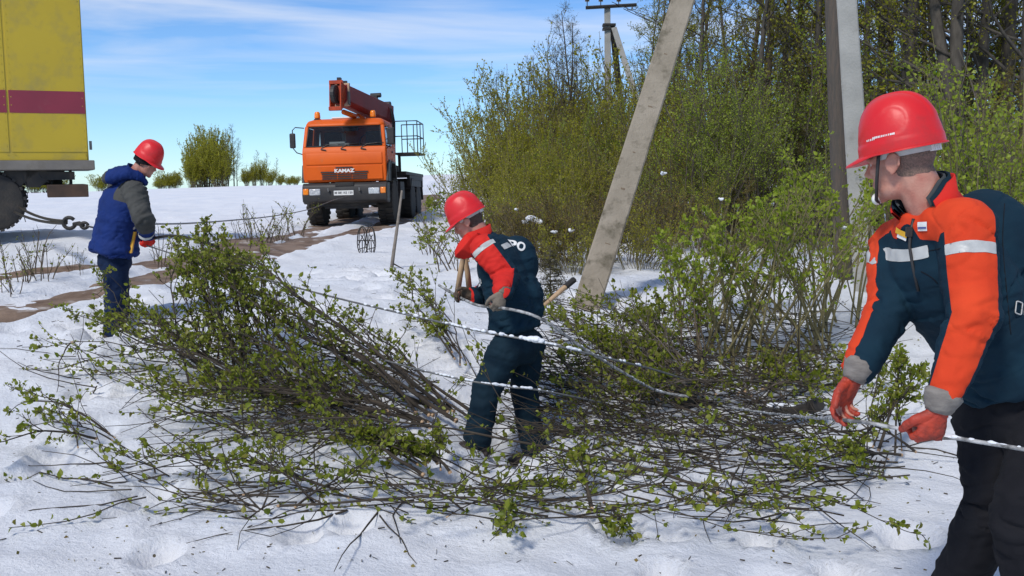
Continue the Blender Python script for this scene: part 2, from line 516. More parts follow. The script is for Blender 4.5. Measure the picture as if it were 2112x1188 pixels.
def wheel(name, parent, c, r, w, side, lug=22, rim=M_STEEL):
    """axle along x; side = +1 when the outer face looks to +x"""
    b = MB()
    prof = [(r * .55, -w / 2), (r * .80, -w / 2 - .01), (r * .95, -w / 2 + .01), (r, -w * .36), (r * 1.01, 0), (r, w * .36), (r * .95, w / 2 - .01), (r * .80, w / 2 + .01), (r * .55, w / 2)]
    b.lathe(prof, c, (1, 0, 0), 32)
    for k in range(lug):
        a = 2 * math.pi * k / lug
        for s in (-1, 1):
            aa = a + (0.5 * math.pi / lug) * s
            d = Vector((0, math.cos(aa), math.sin(aa)))
            rot = Matrix((Vector((1, 0, 0)), Vector((0, -d.z, d.y)), d)).transposed().to_3x3()
            b.box(Vector(c) + d * (r * 1.005) + Vector((s * w * .27, 0, 0)), (w * .46, r * .12, r * .085), rot)
    t = b.build(name, None, parent)
    t.data.materials.append(M_TYRE); shade(t.data, 40)
    rb = MB()
    x0 = side * w / 2
    rb.lathe([(r * .56, x0 * .9), (r * .52, x0 * .7), (r * .30, x0 * .45), (r * .24, x0 * .85), (r * .12, x0 * .95), (0.004, x0 * .97)], c, (1, 0, 0), 24)
    for k in range(8):
        a = 2 * math.pi * k / 8
        rb.box(Vector(c) + Vector((x0 * .62, math.cos(a) * r * .36, math.sin(a) * r * .36)), (.03, .03, .03))
    o = rb.build('rim', rim, t); shade(o.data, 40)
    return t

def text_mesh(name, s, size, mat, parent, M, depth=0.004, bold=0.0, font_scale_x=1.0):
    """flat lettering as a mesh; M places its local xy plane"""
    cu = bpy.data.curves.new(name, 'FONT'); cu.body = s; cu.size = size; cu.align_x = 'CENTER'; cu.align_y = 'CENTER'
    cu.extrude = depth; cu.offset = bold; cu.resolution_u = 3
    t = bpy.data.objects.new(name, cu); COL.objects.link(t)
    bpy.context.view_layer.update()
    me = bpy.data.meshes.new_from_object(t.evaluated_get(bpy.context.evaluated_depsgraph_get()))
    bpy.data.objects.remove(t); bpy.data.curves.remove(cu)
    me.name = name; me.materials.clear()
    me.transform(M @ Matrix.Diagonal((font_scale_x, 1, 1, 1)))
    return link(name, me, mat, parent)

M_FRONT = Matrix(((1, 0, 0, 0), (0, 0, 1, 0), (0, 1, 0, 0), (0, 0, 0, 1)))    # text in the xz plane, reads from -y
M_FRONT = Matrix(((1, 0, 0, 0), (0, 0, -1, 0), (0, 1, 0, 0), (0, 0, 0, 1)))

def crane_truck():
    t = empty('crane_truck')
    W = 2.26; h = W / 2
    # --- cab shell: lower body, roof, rear wall and pillars round open windows
    cb = MB()
    low = [(0.03, 1.14), (-0.015, 1.55), (-0.02, 1.92), (0.02, 2.02), (0.05, 2.09), (1.75, 2.09), (1.78, 1.20), (1.45, 1.20), (1.40, 1.52), (1.22, 1.70), (0.62, 1.70), (0.44, 1.52), (0.38, 1.14)]
    cb.prism(low, -h, h)
    rings = []
    for z, y0, y1, x in ((2.64, .20, 1.78, h * .955), (2.70, .20, 1.79, h * .955), (2.80, .30, 1.74, h * .92), (2.86, .48, 1.62, h * .82), (2.885, .75, 1.40, h * .62)):
        rr = .16
        rg = []
        for cx, cy, a0 in ((x - rr, y0 + rr, -90), (x - rr, y1 - rr, 0), (-x + rr, y1 - rr, 90), (-x + rr, y0 + rr, 180)):
            for k in range(5): 
                a = R(a0 + k * 22.5)
                rg.append((cx + rr * math.cos(a), cy + rr * math.sin(a), z))
        rings.append(rg)
    cb.quad_strip(rings)
    for s in (-1, 1):
        cb.quad_strip([[(s * h, .06, 2.08), (s * (h - .10), .05, 2.08), (s * (h - .10), .14, 2.08), (s * h, .16, 2.08)],
                       [(s * h * .955, .22, 2.66), (s * (h * .955 - .10), .21, 2.66), (s * (h * .955 - .10), .30, 2.66), (s * h * .955, .32, 2.66)]])
        cb.quad_strip([[(s * h, 1.18, 2.08), (s * (h - .07), 1.18, 2.08), (s * (h - .07), 1.76, 2.08), (s * h, 1.76, 2.08)],
                       [(s * h * .955, 1.20, 2.66), (s * (h * .955 - .07), 1.20, 2.66), (s * (h * .955 - .07), 1.76, 2.66), (s * h * .955, 1.76, 2.66)]])
    cb.box((0, 1.74, 2.37), (W * .9, .05, .6))
    cab = cb.build('cab', M_ORANGE, t, bevel=0.03)
    # folded seams of the front panel
    fp = MB(); fp.prism([(-0.020, 1.60), (-0.038, 1.62), (-0.042, 1.90), (-0.026, 1.925)], -h + .10, h - .10); fp.build('hood_panel', M_ORANGE, cab, bevel=0.008)
    fp = MB(); fp.prism([(0.015, 1.19), (-0.018, 1.20), (-0.035, 1.565), (-0.018, 1.58)], -h + .10, h - .10); fp.build('grille_panel', M_ORANGE, cab, bevel=0.008)
    # grille openings, in two columns and a short top row
    def slot(x, z, w):
        y_ = -0.020 - 0.0375 * (z - 1.2) / 0.37
        MB().box((x, y_ - .006, z), (w, .02, .032)).build('grille_slot', M_BLACK, cab)
    slot(0.0, 1.525, .46)
    for zz in (1.405, 1.345, 1.285, 1.228):
        slot(-.44 if zz > 1.37 else -.41, zz, .40); slot(.44 if zz > 1.37 else .41, zz, .40)
        if zz < 1.38: slot(0, zz, .38)
    text_mesh('emblem', 'KAMAZ', .125, M_WHITE, cab, Matrix.Translation((0, -.056, 1.435)) @ M_FRONT, .008, .006, 1.25)
    # windscreen: rubber frame, glass, wipers
    ws = MB(); wx0, wx1 = h - .11, h * .955 - .11
    q = [(-wx0, .068, 2.10), (wx0, .068, 2.10), (wx1, .228, 2.64), (-wx1, .228, 2.64)]
    ws.v = list(q); ws.f = [(0, 1, 2, 3)]
    gl = ws.build('windscreen', M_GLASS, cab, fix=False)
    fr = MB()
    for a, b in ((0, 1), (1, 2), (2, 3), (3, 0)): fr.tube([q[a], q[b]], .022, 6)
    fr.build('windscreen_seal', M_BLACK, cab, smooth=True)
    for x in (-.62, -.08, .46):
        MB().tube([(x, .025, 2.045), (x + .16, .035, 2.14), (x + .45, .055, 2.165)], .010, 5).tube([(x + .05, .055, 2.15), (x + .62, .06, 2.17)], .008, 4).tube([(x, -.01, 2.03), (x + .14, -.015, 1.995)], .018, 5).build('wiper', M_BLACK, cab)
    # inside the cab
    MB().box((0, .36, 2.06), (W * .9, .5, .14)).build('dashboard', M_SEAT, cab, bevel=.03)
    for x in (-.6, .58):
        s = MB().box((x, 1.28, 2.02), (.5, .5, .2)).box((x, 1.52, 2.30), (.48, .14, .55)).build('seat', M_SEAT, cab, bevel=.04)
    MB().box((-.22, .30, 2.17), (.42, .16, .12)).box((-.05, .27, 2.15), (.30, .10, .07)).build('papers', M_WHITE, cab)
    MB().box((-.36, 1.66, 2.38), (.2, .04, .34)).build('rear_window', M_WHITE, cab)
    sw = MB()
    sw.tube([Vector((.55 + .22 * math.cos(a), .62 + .08 * math.sin(a), 2.24 + .2 * math.sin(a))) for a in np.linspace(0, 2 * math.pi, 17)], .016, 5, False); sw.build('steering_wheel', M_BLACK, cab)
    MB().box((.14, .34, 2.58), (.42, .05, .12)).build('sun_visor', M_BLACK, cab)
    # doors: window glass, handle, seam line
    for s in (-1, 1):
        w_ = MB(); w_.v = [(s * (h - .012), .20, 2.11), (s * (h - .012), 1.17, 2.11), (s * (h * .955 - .012), 1.19, 2.63), (s * (h * .955 - .012), .36, 2.63)]; w_.f = [(0, 1, 2, 3)]
        d = MB(); d.prism([(.16, 1.62), (.58, 1.74), (1.16, 1.74), (1.16, 2.05), (.12, 2.05)], s * (h + .001), s * (h + .014)); door = d.build('door', M_ORANGE, cab, bevel=.005)
        w_.build('door_window', M_DARKGLASS, door, fix=False)
        MB().box((s * (h + .02), 1.02, 1.95), (.03, .14, .035)).build('door_handle', M_BLACK, door)
    # step flanks below the doors and mirror arms
    for s in (-1, 1):
        fl = MB(); fl.prism([(-.0, 1.14), (.36, 1.14), (.42, 1.52), (.58, 1.70), (.42, 1.72), (.12, 1.60)], s * (h - .02), s * (h + .05)); fl.build('wheel_arch', M_BLACK, cab, bevel=.01)
    m_ = MB().tube([(-h + .02, .25, 2.62), (-h - .20, .16, 2.64), (-h - .27, .12, 2.56), (-h - .27, .12, 2.08), (-h - .18, .14, 1.96), (-h + .0, .12, 1.90)], .014, 6).build('mirror_arm', M_BLACK, cab, smooth=True)
    MB().box((-h - .27, .10, 2.28), (.16, .07, .40)).build('mirror', M_BLACK, m_, bevel=.03)
    m_ = MB().tube([(h * .96, .28, 2.60), (h + .08, .20, 2.62), (h + .12, .18, 2.50), (h + .12, .18, 2.12), (h + .01, .16, 2.02)], .014, 6).build('mirror_arm', M_BLACK, cab, smooth=True)
    MB().box((h + .13, .16, 2.34), (.20, .07, .46)).build('mirror', M_BLACK, m_, bevel=.03)
    # roof: beacons, hatch with snow
    for x, y in ((-.80, .55), (.72, .62)):
        b_ = MB().lathe([(.10, 0), (.10, .03), (.05, .06)], (x, y, 2.84), n=14).build('beacon_base', M_BLACK, cab)
        MB().lathe([(.075, .05), (.085, .08), (.075, .20), (.05, .235), (.005, .24)], (x, y, 2.84), n=16).build('beacon', M_AMBER, b_, smooth=True)
    MB().box((-.05, .95, 2.90), (.75, .7, .05)).build('roof_hatch', M_WHITE, cab, bevel=.02)
    # --- bumper, lamps, plate
    bp = MB()
    bp.prism([(-.02, 1.12), (-.10, 1.05), (-.16, .78), (-.12, .62), (.02, .56), (.40, .56), (.40, 1.12)], -h - .02, h + .02)
    bum = bp.build('bumper', M_BLACK, t, bevel=.03)
    MB().box((0, .30, .62), (W * .72, .5, .26)).box((0, .12, .48), (1.2, .06, .12)).build('skid_plate', M_CHASSIS, bum, bevel=.02)
    for s in (-1, 1):
        MB().box((s * .80, -.145, .88), (.30, .05, .17)).build('headlight', M_LENS, bum, bevel=.02)
        MB().box((s * 1.045, -.135, .89), (.15, .06, .17)).build('indicator', M_AMBER, bum, bevel=.025)
        MB().tube([(s * .42, -.10, .90), (s * .42, -.22, .90), (s * .42, -.22, .98)], .02, 6).build('tow_hook', M_STEEL, bum)
    plt = MB().box((-.02, -.155, .845), (.53, .012, .125)).build('licence_plate', M_WHITE, bum)
    text_mesh('lettering', 'M 081 KE 150', .085, M_BLACK, plt, Matrix.Translation((-.02, -.1625, .845)) @ M_FRONT, .002, .001, 1.0)
    MB().box((0, -.10, 1.08), (.5, .05, .10)).build('bumper_step', M_CHASSIS, bum)
    # --- frame, axles, wheels
    f = MB()
    for s in (-1, 1): f.box((s * .40, 3.7, .98), (.10, 7.0, .24))
    for y in (.9, 2.3, 4.6, 6.0, 7.1): f.box((0, y, .98), (.8, .12, .18))
    for y in (1.05, 4.75, 6.15): f.tube([(-.8, y, .60), (.8, y, .60)], .09, 8).sphere((0, y, .60), .2)
    f.box((0, 1.2, 1.35), (1.1, 1.0, .8)).box((-.9, 2.9, .9), (.5, 1.1, .5)).box((.9, 2.75, .9), (.5, .8, .5))
    f.build('chassis_frame', M_CHASSIS, t)
    for s in (-1, 1):
        for y in (1.05, 4.75, 6.15): wheel('wheel', t, (s * .98, y, .60), .61, .42, s)
        # mudguards over the rear pair
        mg = MB(); mg.prism([(4.0, .95), (4.2, 1.28), (6.75, 1.28), (6.98, .62), (6.94, .60), (6.70, 1.24), (4.24, 1.24), (4.05, .93)], s * .70, s * 1.24)
        mg.build('mudguard', M_CHASSIS, t, bevel=.01)
        mg = MB(); mg.prism([(.36, 1.15), (.46, 1.50), (.62, 1.68), (1.25, 1.68), (1.42, 1.52), (1.55, .95), (1.50, .94), (1.37, 1.48), (1.22, 1.63), (.65, 1.63), (.5, 1.47), (.42, 1.15)], s * .74, s * (h + .06))
        mg.build('mudguard', M_BLACK, t, bevel=.01)
    # --- deck and railing behind the cab
    MB().box((0, 5.2, 1.42), (2.44, 4.2, .10)).box((1.16, 5.6, 1.20), (.10, 3.2, .34)).box((-1.16, 5.6, 1.20), (.10, 3.2, .34)).build('deck', M_CHASSIS, t, bevel=.01)
    pf = MB().box((1.32, 3.35, 1.98), (.72, 1.5, .05)).box((1.0, 3.35, 1.7), (.08, .08, .55)).build('work_platform', M_CHASSIS, t)
    rl = MB(); x0, x1, y0, y1 = .99, 1.66, 2.62, 4.08
    for zz in (2.48, 2.92): rl.tube([(x0, y0, zz), (x1, y0, zz), (x1, y1, zz), (x0, y1, zz)], .016, 6)
    for x, y in ((x0, y0), (x1, y0), (x1, y1), (x0, y1), (1.36, y0), (x1, 3.35), (1.36, y1)): rl.tube([(x, y, 1.99), (x, y, 2.92)], .016, 6)
    rl.build('railing', M_BLACK, pf, smooth=True)
    # --- crane: turntable, column, boom lying forward over the cab
    MB().lathe([(.52, 1.45), (.52, 1.62), (.42, 1.66), (.42, 1.80)], (.50, 3.1, 0), n=24).build('turntable', M_CHASSIS, t)
    cl = MB(); cl.quad_strip([[(.22, 2.75, 1.78), (.86, 2.75, 1.78), (.86, 3.45, 1.78), (.22, 3.45, 1.78)], [(.30, 2.70, 2.6), (.86, 2.70, 2.6), (.86, 3.35, 2.6), (.30, 3.35, 2.6)], [(.34, 2.55, 3.36), (.88, 2.55, 3.36), (.88, 3.30, 3.40), (.34, 3.30, 3.40)]])
    col = cl.build('crane_column', M_RED_P, t, bevel=.03)
    hs = MB()
    for k in range(4): hs.tube([(.90, 2.62 + .12 * k, 3.3), (.96, 2.60 + .12 * k, 2.9), (.93, 2.66 + .12 * k, 2.3), (.90, 2.7 + .12 * k, 1.8)], .022, 6)
    hs.build('hose', M_BLACK, col, smooth=True)
    A, B = Vector((.02, -.32, 3.43)), Vector((.72, 3.0, 3.12))
    d = (B - A).normalized(); u = Vector((0, 0, 1)); sx = d.cross(u).normalized(); u = sx.cross(d)
    def beam(a, b, wa, ha, wb, hb):
        ring = lambda c, w, hh: [c + sx * (-w * .5) + u * (-hh * .32), c + sx * (-w * .3) + u * (-hh * .5), c + sx * (w * .3) + u * (-hh * .5), c + sx * (w * .5) + u * (-hh * .32), c + sx * (w * .5) + u * (hh * .5), c + sx * (-w * .5) + u * (hh * .5)]
        return [ring(a, wa, ha), ring(b, wb, hb)]
    bm_ = MB(); bm_.quad_strip(beam(A, B, .42, .52, .46, .56)); boom = bm_.build('crane_boom', M_RED_P, t, bevel=.02)
    MB().quad_strip(beam(A - d * .22, A + d * .1, .34, .42, .34, .42)).build('boom_section', M_HEADP, boom, bevel=.02)
    MB().quad_strip([[A + sx * a + u * b + d * .02 for a, b in ((-.25, -.3), (.25, -.3), (.25, .3), (-.25, .3))], [A + sx * a + u * b + d * .10 for a, b in ((-.25, -.3), (.25, -.3), (.25, .3), (-.25, .3))]]).build('boom_collar', pmat('pale_worn_paint', (.55, .42, .28), (.42, .2, .12), scale=6), boom)
    hd = MB()
    for s in (-1, 1): hd.quad_strip([[A - d * .30 + sx * (s * .17) + u * a for a in (-.44, .28)] + [A - d * .24 + sx * (s * .17) + u * a for a in (.28, -.44)], [A - d * .30 + sx * (s * .13) + u * a for a in (-.44, .28)] + [A - d * .0 + sx * (s * .13) + u * a for a in (.28, -.36)]])
    hd.box(A - d * .28 + u * -.42, (.34, .12, .10)).box(A - d * .22 + u * .28, (.36, .14, .1))
    hd.build('boom_head', M_HEADP, boom, bevel=.01)
    MB().lathe([(.20, -.06), (.24, -.05), (.24, .05), (.20, .06)], A - d * .30 + u * -.05, sx, 20).build('sheave', M_BLACK, boom)
    for c_, z_ in ((A - d * .02 + u * .34, (.10, .16, .20)), (A + d * .12 + u * .32, (.3, .10, .12)), (A + d * .05 - u * .1 + sx * .24, (.05, .12, .34))): MB().box(c_, z_).build('boom_latch', M_BLACK, boom)
    MB().tube([A + d * .25 - u * .42, A + d * 1.3 - u * .40], .07, 10).tube([A + d * 1.2 - u * .40, B - u * .55 - d * .5], .10, 10).build('boom_cylinder', M_ORANGE, boom, smooth=True)
    MB().box(A + d * 2.5 + u * .34, (.14, .22, .16)).tube([A + d * 2.55 + u * .45 - sx * .15, A + d * 2.55 + u * .45 + sx * .15], .07, 10).build('boom_bracket', M_BLACK, boom); MB().lathe([(.10, -.12), (.10, .12)], B + u * .32, sx, 12).build('boom_roller', M_BLACK, boom)
    MB().tube([A + d * .2 + u * .30, A + d * 1.4 + u * .33, B - d * .4 + u * .33], .035, 6).build('boom_pipe', M_RED_P, boom)
    return t

truck = crane_truck()
tz = 1.70 - 97 * 27.0 / F_PX
truck.location = (-4.47, 27.0, tz + .07)
truck.rotation_euler = (R(-1.0), R(-1.6), R(-2.0))
tag(truck, 'orange crane truck with red boom standing on the muddy snow track', 'crane truck')

def van():
    """box lorry seen from its side; local x runs towards its tail, y away from the camera"""
    t = empty('box_van')
    L, Wd, z0, z1 = 5.2, 2.3, 1.06, 4.15
    MB().box((-L / 2, Wd / 2, (z0 + z1) / 2), (L, Wd, z1 - z0)).build('box_body', M_YELLOW, t, bevel=.03)
    b = t.children[0]
    for x0, x1 in ((-1.095, -.012), (-2.20, -1.125), (-3.30, -2.23), (-4.40, -3.33)):
        MB().box(((x0 + x1) / 2, -.004, (z0 + z1) / 2 + .07), (x1 - x0, .012, z1 - z0 - .16)).build('side_panel', M_YELLOW, b, bevel=.004)
        MB().box(((x0 + x1) / 2, -.0125, 1.985), (x1 - x0 - .004, .004, .345)).build('stripe', M_MAROON, b)
    rv = MB()
    for x in (-.05, -1.06, -1.16, -2.17, -2.26):
        for k in range(24): rv.box((x, -.012, z0 + .12 + k * .125), (.014, .008, .014))
    tag(rv.build('rivets', M_YELLOW, b), kind='stuff')
    MB().box((-L / 2, -.014, z1 - .12), (L, .02, .05)).build('drip_rail', M_RAIL, b)
    MB().box((-L / 2 + .03, Wd / 2, z0 - .055), (L + .10, Wd + .10, .155)).build('sill_rail', M_RAIL, t, bevel=.015)
    MB().box((.04, .10, 1.32), (.04, .05, .14)).build('marker_lamp', M_STEEL, b)
    f = MB()
    for y in (.65, 1.65): f.box((-3.0, y, .80), (5.2, .09, .22))
    for x in (-.4, -1.2, -2.3, -3.4): f.box((x, 1.15, .86), (.09, 1.1, .16))
    for x in (-.62, -.92, -1.9): f.prism([(x - .3, .96), (x + .24, .96), (x - .12, .66), (x - .3, .66)], .10, .18, 'y')
    f.tube([(-1.42, .2, .45), (-1.42, 2.1, .45)], .08, 8).tube([(-1.0, .3, .9), (-1.5, .35, .55)], .03, 6).tube([(-1.6, .3, .9), (-1.9, .35, .5)], .03, 6)
    f.box((-2.6, .3, .66), (.9, .45, .45))
    f.build('chassis_frame', M_CHASSIS, t)
    for x in (-1.42, -4.7):
        for y in (.22, 2.05):
            w = wheel('wheel', t, (0, 0, 0), .46, .34, -1, lug=18)
            w.rotation_euler = (0, 0, R(90)); w.location = (x, y, .45)
    MB().box((-.42, .14, .84), (.40, .14, .13)).tube([(-.55, .2, .98), (-.56, .2, .70)], .025, 6).tube([(-.28, .2, .98), (-.28, .2, .66)], .025, 6).build('lamp_bracket', M_CHASSIS, t)
    ub = MB().box((-.335, .9, .60), (.60, 1.9, .20)).build('underrun_bar', pmat('rusty_steel', (.045, .028, .02), (.09, .05, .03), rough=.8, bump=.3), t, bevel=.01)
    MB().tube([(-.78, .12, .97), (-.72, .10, .82), (-.60, .12, .74)], .012, 5).tube([(-.98, .1, .85), (-.9, .08, .62), (-1.0, .1, .3), (-.97, .1, .12)], .008, 4).build('cable', M_BLACK, t)
    cbm = MB(); cbm.prism([(-5.3, .9), (-6.9, .9), (-7.0, 1.5), (-6.6, 2.35), (-5.3, 2.4)], .1, 2.2, 'y'); c = cbm.build('cab', M_YELLOW, t, bevel=.05)
    cw = MB(); cw.prism([(-5.7, 1.55), (-6.8, 1.55), (-6.5, 2.25), (-5.7, 2.28)], .085, .099, 'y'); cw.build('door_window', M_DARKGLASS, c)
    return t
vn = van()
VAN_Y = 16.0
vp = P(187, 345, VAN_Y)
vn.location = (vp.x - .03, VAN_Y + .05, vp.z - .97)
vn.rotation_euler = (0, R(-.6), R(25))
tag(vn, 'yellow box van with maroon stripe at the left edge', 'van')
print('van ground', vn.location.z, base_h(vp.x - 1, VAN_Y))
# ------------------------------------------------------------------ people
M_SKIN = pmat('skin', (0.52, 0.265, 0.195), (0.42, 0.165, 0.120), scale=22, rough=0.48, bump=0.35, bscale=160, spec=0.4)
M_HAIR = pmat('cropped_hair', (0.10, 0.070, 0.055), (0.25, 0.150, 0.115), scale=200, rough=0.8, bump=0.3, bscale=300)
M_HAIRD = pmat('dark_hair', (0.045, 0.028, 0.02), (0.09, 0.06, 0.045), scale=60, rough=0.8, bump=0.5, bscale=250)
M_HELM = pmat('red_helmet_plastic', (0.70, 0.018, 0.022), (0.63, 0.015, 0.019), scale=3, rough=0.42, spec=0.42, bump=0.05, bscale=40, dirt=(0.40, 0.03, 0.03), dscale=7, dramp=(0.55, 0.8))
M_TEAL = pmat('dark_teal_cloth', (0.0055, 0.027, 0.046), (0.004, 0.018, 0.033), scale=7, rough=0.85, bump=0.25, bscale=260, spec=0.2)
M_TEALB = pmat('dark_navy_cloth', (0.006, 0.022, 0.036), (0.005, 0.016, 0.027), scale=7, rough=0.85, bump=0.25, bscale=260, spec=0.2)
M_REDC = pmat('orange_red_cloth', (0.68, 0.062, 0.018), (0.58, 0.045, 0.014), scale=7, rough=0.85, bump=0.25, bscale=260, spec=0.2)
M_REDC2 = pmat('red_cloth', (0.62, 0.028, 0.02), (0.52, 0.02, 0.016), scale=7, rough=0.85, bump=0.25, bscale=200, spec=0.2)
M_STRIP = pmat('reflective_tape', (0.50, 0.50, 0.48), (0.42, 0.42, 0.41), scale=30, rough=0.45, bump=0.1, bscale=120)
M_BLUE = pmat('blue_cloth', (0.006, 0.026, 0.145), (0.0045, 0.019, 0.105), scale=6, rough=0.8, bump=0.25, bscale=120, spec=0.25)
M_NAVY = pmat('navy_cloth', (0.006, 0.018, 0.055), (0.005, 0.013, 0.04), scale=6, rough=0.85, bump=0.25, bscale=120, spec=0.2)
M_GREYC = pmat('grey_cloth', (0.075, 0.075, 0.07), (0.055, 0.055, 0.052), scale=8, rough=0.9, bump=0.3, bscale=150, spec=0.2)
M_BLKC = pmat('black_cloth', (0.010, 0.010, 0.013), (0.015, 0.015, 0.018), scale=8, rough=0.9, bump=0.25, bscale=200, spec=0.15)
M_GLOVE_R = pmat('orange_rubber_glove', (0.46, 0.045, 0.018), (0.34, 0.032, 0.016), scale=18, rough=0.6, bump=0.4, bscale=90, dirt=(0.13, 0.03, 0.02), dscale=16, dramp=(0.46, 0.70))
M_GLOVE_K = pmat('knit_cuff', (0.25, 0.225, 0.20), (0.17, 0.15, 0.135), scale=25, rough=0.95, bump=0.5, bscale=150, stretch=(1, 1, 3))
M_GLOVE_G = pmat('grey_leather_glove', (0.20, 0.165, 0.125), (0.13, 0.105, 0.08), scale=20, rough=0.85, bump=0.4, bscale=120)
M_GLOVE_B = pmat('brown_leather_glove', (0.07, 0.045, 0.03), (0.10, 0.075, 0.05), scale=20, rough=0.8, bump=0.4, bscale=120)
M_BOOT = pmat('boot_leather', (0.02, 0.017, 0.015), (0.05, 0.03, 0.022), scale=12, rough=0.6, bump=0.3)
M_EYE = pmat('eye_white', (0.6, 0.57, 0.54), (0.55, 0.5, 0.47), rough=0.2)
M_IRIS = pmat('iris', (0.03, 0.025, 0.02), (0.05, 0.04, 0.03), rough=0.1)
M_LIP = pmat('lip_skin', (0.40, 0.15, 0.12), (0.36, 0.13, 0.11), rough=0.5)

def remesh(mb, voxel, smooth_it=3, fac=0.5):
    me = mb.mesh('tmp')
    o = bpy.data.objects.new('tmp', me); COL.objects.link(o)
    md = o.modifiers.new('r', 'REMESH'); md.mode = 'VOXEL'; md.voxel_size = voxel; md.adaptivity = 0
    bpy.context.view_layer.update()
    m2 = bpy.data.meshes.new_from_object(o.evaluated_get(bpy.context.evaluated_depsgraph_get()))
    bpy.data.objects.remove(o); bpy.data.meshes.remove(me)
    n = len(m2.vertices); v = np.empty(n * 3, np.float32); m2.vertices.foreach_get('co', v); v = v.reshape(-1, 3).astype(np.float64)
    ne = len(m2.edges); e = np.empty(ne * 2, np.int32); m2.edges.foreach_get('vertices', e); e = e.reshape(-1, 2)
    f = [tuple(p.vertices) for p in m2.polygons]
    bpy.data.meshes.remove(m2)
    deg = np.bincount(e.ravel(), minlength=n).astype(float); deg[deg == 0] = 1
    for it in range(smooth_it):
        s = np.zeros_like(v)
        for c in range(3):
            s[:, c] = np.bincount(e[:, 0], v[e[:, 1], c], n) + np.bincount(e[:, 1], v[e[:, 0], c], n)
        lap = s / deg[:, None] - v
        v = v + lap * (fac if it % 2 == 0 or smooth_it < 6 else fac * 0.9)
    return v, f

def normals(v, f):
    n = np.zeros_like(v)
    q = np.array([x if len(x) == 4 else (x[0], x[1], x[2], x[2]) for x in f])
    d1 = v[q[:, 2]] - v[q[:, 0]]; d2 = v[q[:, 3]] - v[q[:, 1]]
    fn = np.cross(d1, d2)
    for k in range(4):
        for c in range(3): n[:, c] += np.bincount(q[:, k], fn[:, c], len(v))
    L = np.linalg.norm(n, axis=1); L[L == 0] = 1
    return n / L[:, None]

def tri_list(f):
    out = []
    for x in f:
        out.append((x[0], x[1], x[2]))
        if len(x) == 4: out.append((x[0], x[2], x[3]))
    return out

def split_by(v, tris, val):
    """cut the triangles along val == 0; returns (verts, tris above, tris below)"""
    V = [tuple(p) for p in v]; val = list(val); cutm = {}
    pos, neg = [], []
    def cut(a, b):
        k = (a, b) if a < b else (b, a)
        i = cutm.get(k)
        if i is None:
            t = val[a] / (val[a] - val[b]); t = min(.98, max(.02, t))
            V.append(tuple(V[a][c] + (V[b][c] - V[a][c]) * t for c in range(3))); val.append(0.0)
            i = cutm[k] = len(V) - 1
        return i
    for t in tris:
        s = [val[i] >= 0 for i in t]
        if all(s): pos.append(t)
        elif not any(s): neg.append(t)
        else:
            for r in range(3):
                a, b, c = t[r], t[(r + 1) % 3], t[(r + 2) % 3]
                if s[r] != s[(r + 1) % 3] and s[r] != s[(r + 2) % 3]: break
            ab, ac = cut(a, b), cut(a, c)
            one, two = (pos, neg) if val[a] >= 0 else (neg, pos)
            one.append((a, ab, ac)); two.append((ab, b, c)); two.append((ab, c, ac))
    return V, pos, neg, val

def compact(V, tris):
    used = sorted({i for t in tris for i in t}); mp = {i: k for k, i in enumerate(used)}
    return [V[i] for i in used], [(mp[a], mp[b], mp[c]) for a, b, c in tris]

def islands(tris):
    par = {}
    def find(i):
        while par.setdefault(i, i) != i: par[i] = par[par[i]]; i = par[i]
        return i
    for a, b, c in tris: par[find(a)] = find(b); par[find(b)] = find(c)
    out = {}
    for t in tris: out.setdefault(find(t[0]), []).append(t)
    return [x for x in out.values() if len(x) > 12]

def tri_objs(name, V, tris, mat, parent, offs=0.0):
    for x in islands(tris): tri_obj(name, V, x, mat, parent, offs)

def tri_obj(name, V, tris, mat, parent, offs=0.0):
    V, tris = compact(V, tris)
    if offs:
        va = np.array(V); V = va + normals(va, tris) * offs
    return link(name, np_mesh(name, np.array(V), np.array(tris)), mat, parent)

def seg_info(co, a, b):
    ab = b - a; L = ab.length
    t = ((co - np.array(a)) @ np.array(ab)) / (L * L)
    tc_ = np.clip(t, 0, 1)
    q = co - (np.array(a) + tc_[:, None] * np.array(ab))
    return t, np.linalg.norm(q, axis=1), q

def fold_noise(v, n, bones, amp=0.006, fa=20.0, fr=5.0, seed=0.0):
    """cloth folds running round the limbs: noise stretched round the axis of the nearest bone; bones: (a, b, amp, radius)"""
    best = np.full(len(v), 1e9); idx = np.zeros(len(v), int); T = np.zeros(len(v))
    for k, (a, b, am, r) in enumerate(bones):
        t, d, q = seg_info(v, a, b); d = d / r
        m = d < best; best[m] = d[m]; idx[m] = k; T[m] = t[m]
    out = v.copy()
    for i in range(len(v)):
        a, b, am, r = bones[idx[i]]
        ax = (b - a).normalized(); p = Vector(v[i]); h = p.dot(ax); perp = p - ax * h
        sk = perp.x * 3 + perp.y * 4
        q = perp * fr + ax * (h * fa + sk) + Vector((seed, seed * 2, idx[i] * 3.0))
        w = noise.noise(q)
        w2 = noise.noise(perp * (fr * 1.6) + ax * (h * fa * 1.5 - sk * 1.5) + Vector((seed, 7, 1)))
        w3 = noise.noise(p * 7.0 + Vector((3, seed, 9)))
        ridge = .55 + .75 * (1 - abs(w) * 2.6) - .95 * max(0.0, 1 - abs(w2) * 6.5) * max(0.0, .6 + 1.5 * w3) - .5 * max(0.0, 1 - abs(w + .2) * 8)
        q2 = p * 9 + Vector((seed, 0, 4))
        ends = 0.55 + 0.9 * max(0.0, 1 - 3.2 * min(abs(T[i] - 0), abs(1 - T[i])))
        d = am * ends * (ridge - .35) + am * 0.9 * noise.noise(q2) + am * .35 * noise.noise(p * 34)
        out[i] = v[i] + n[i] * d
    return out

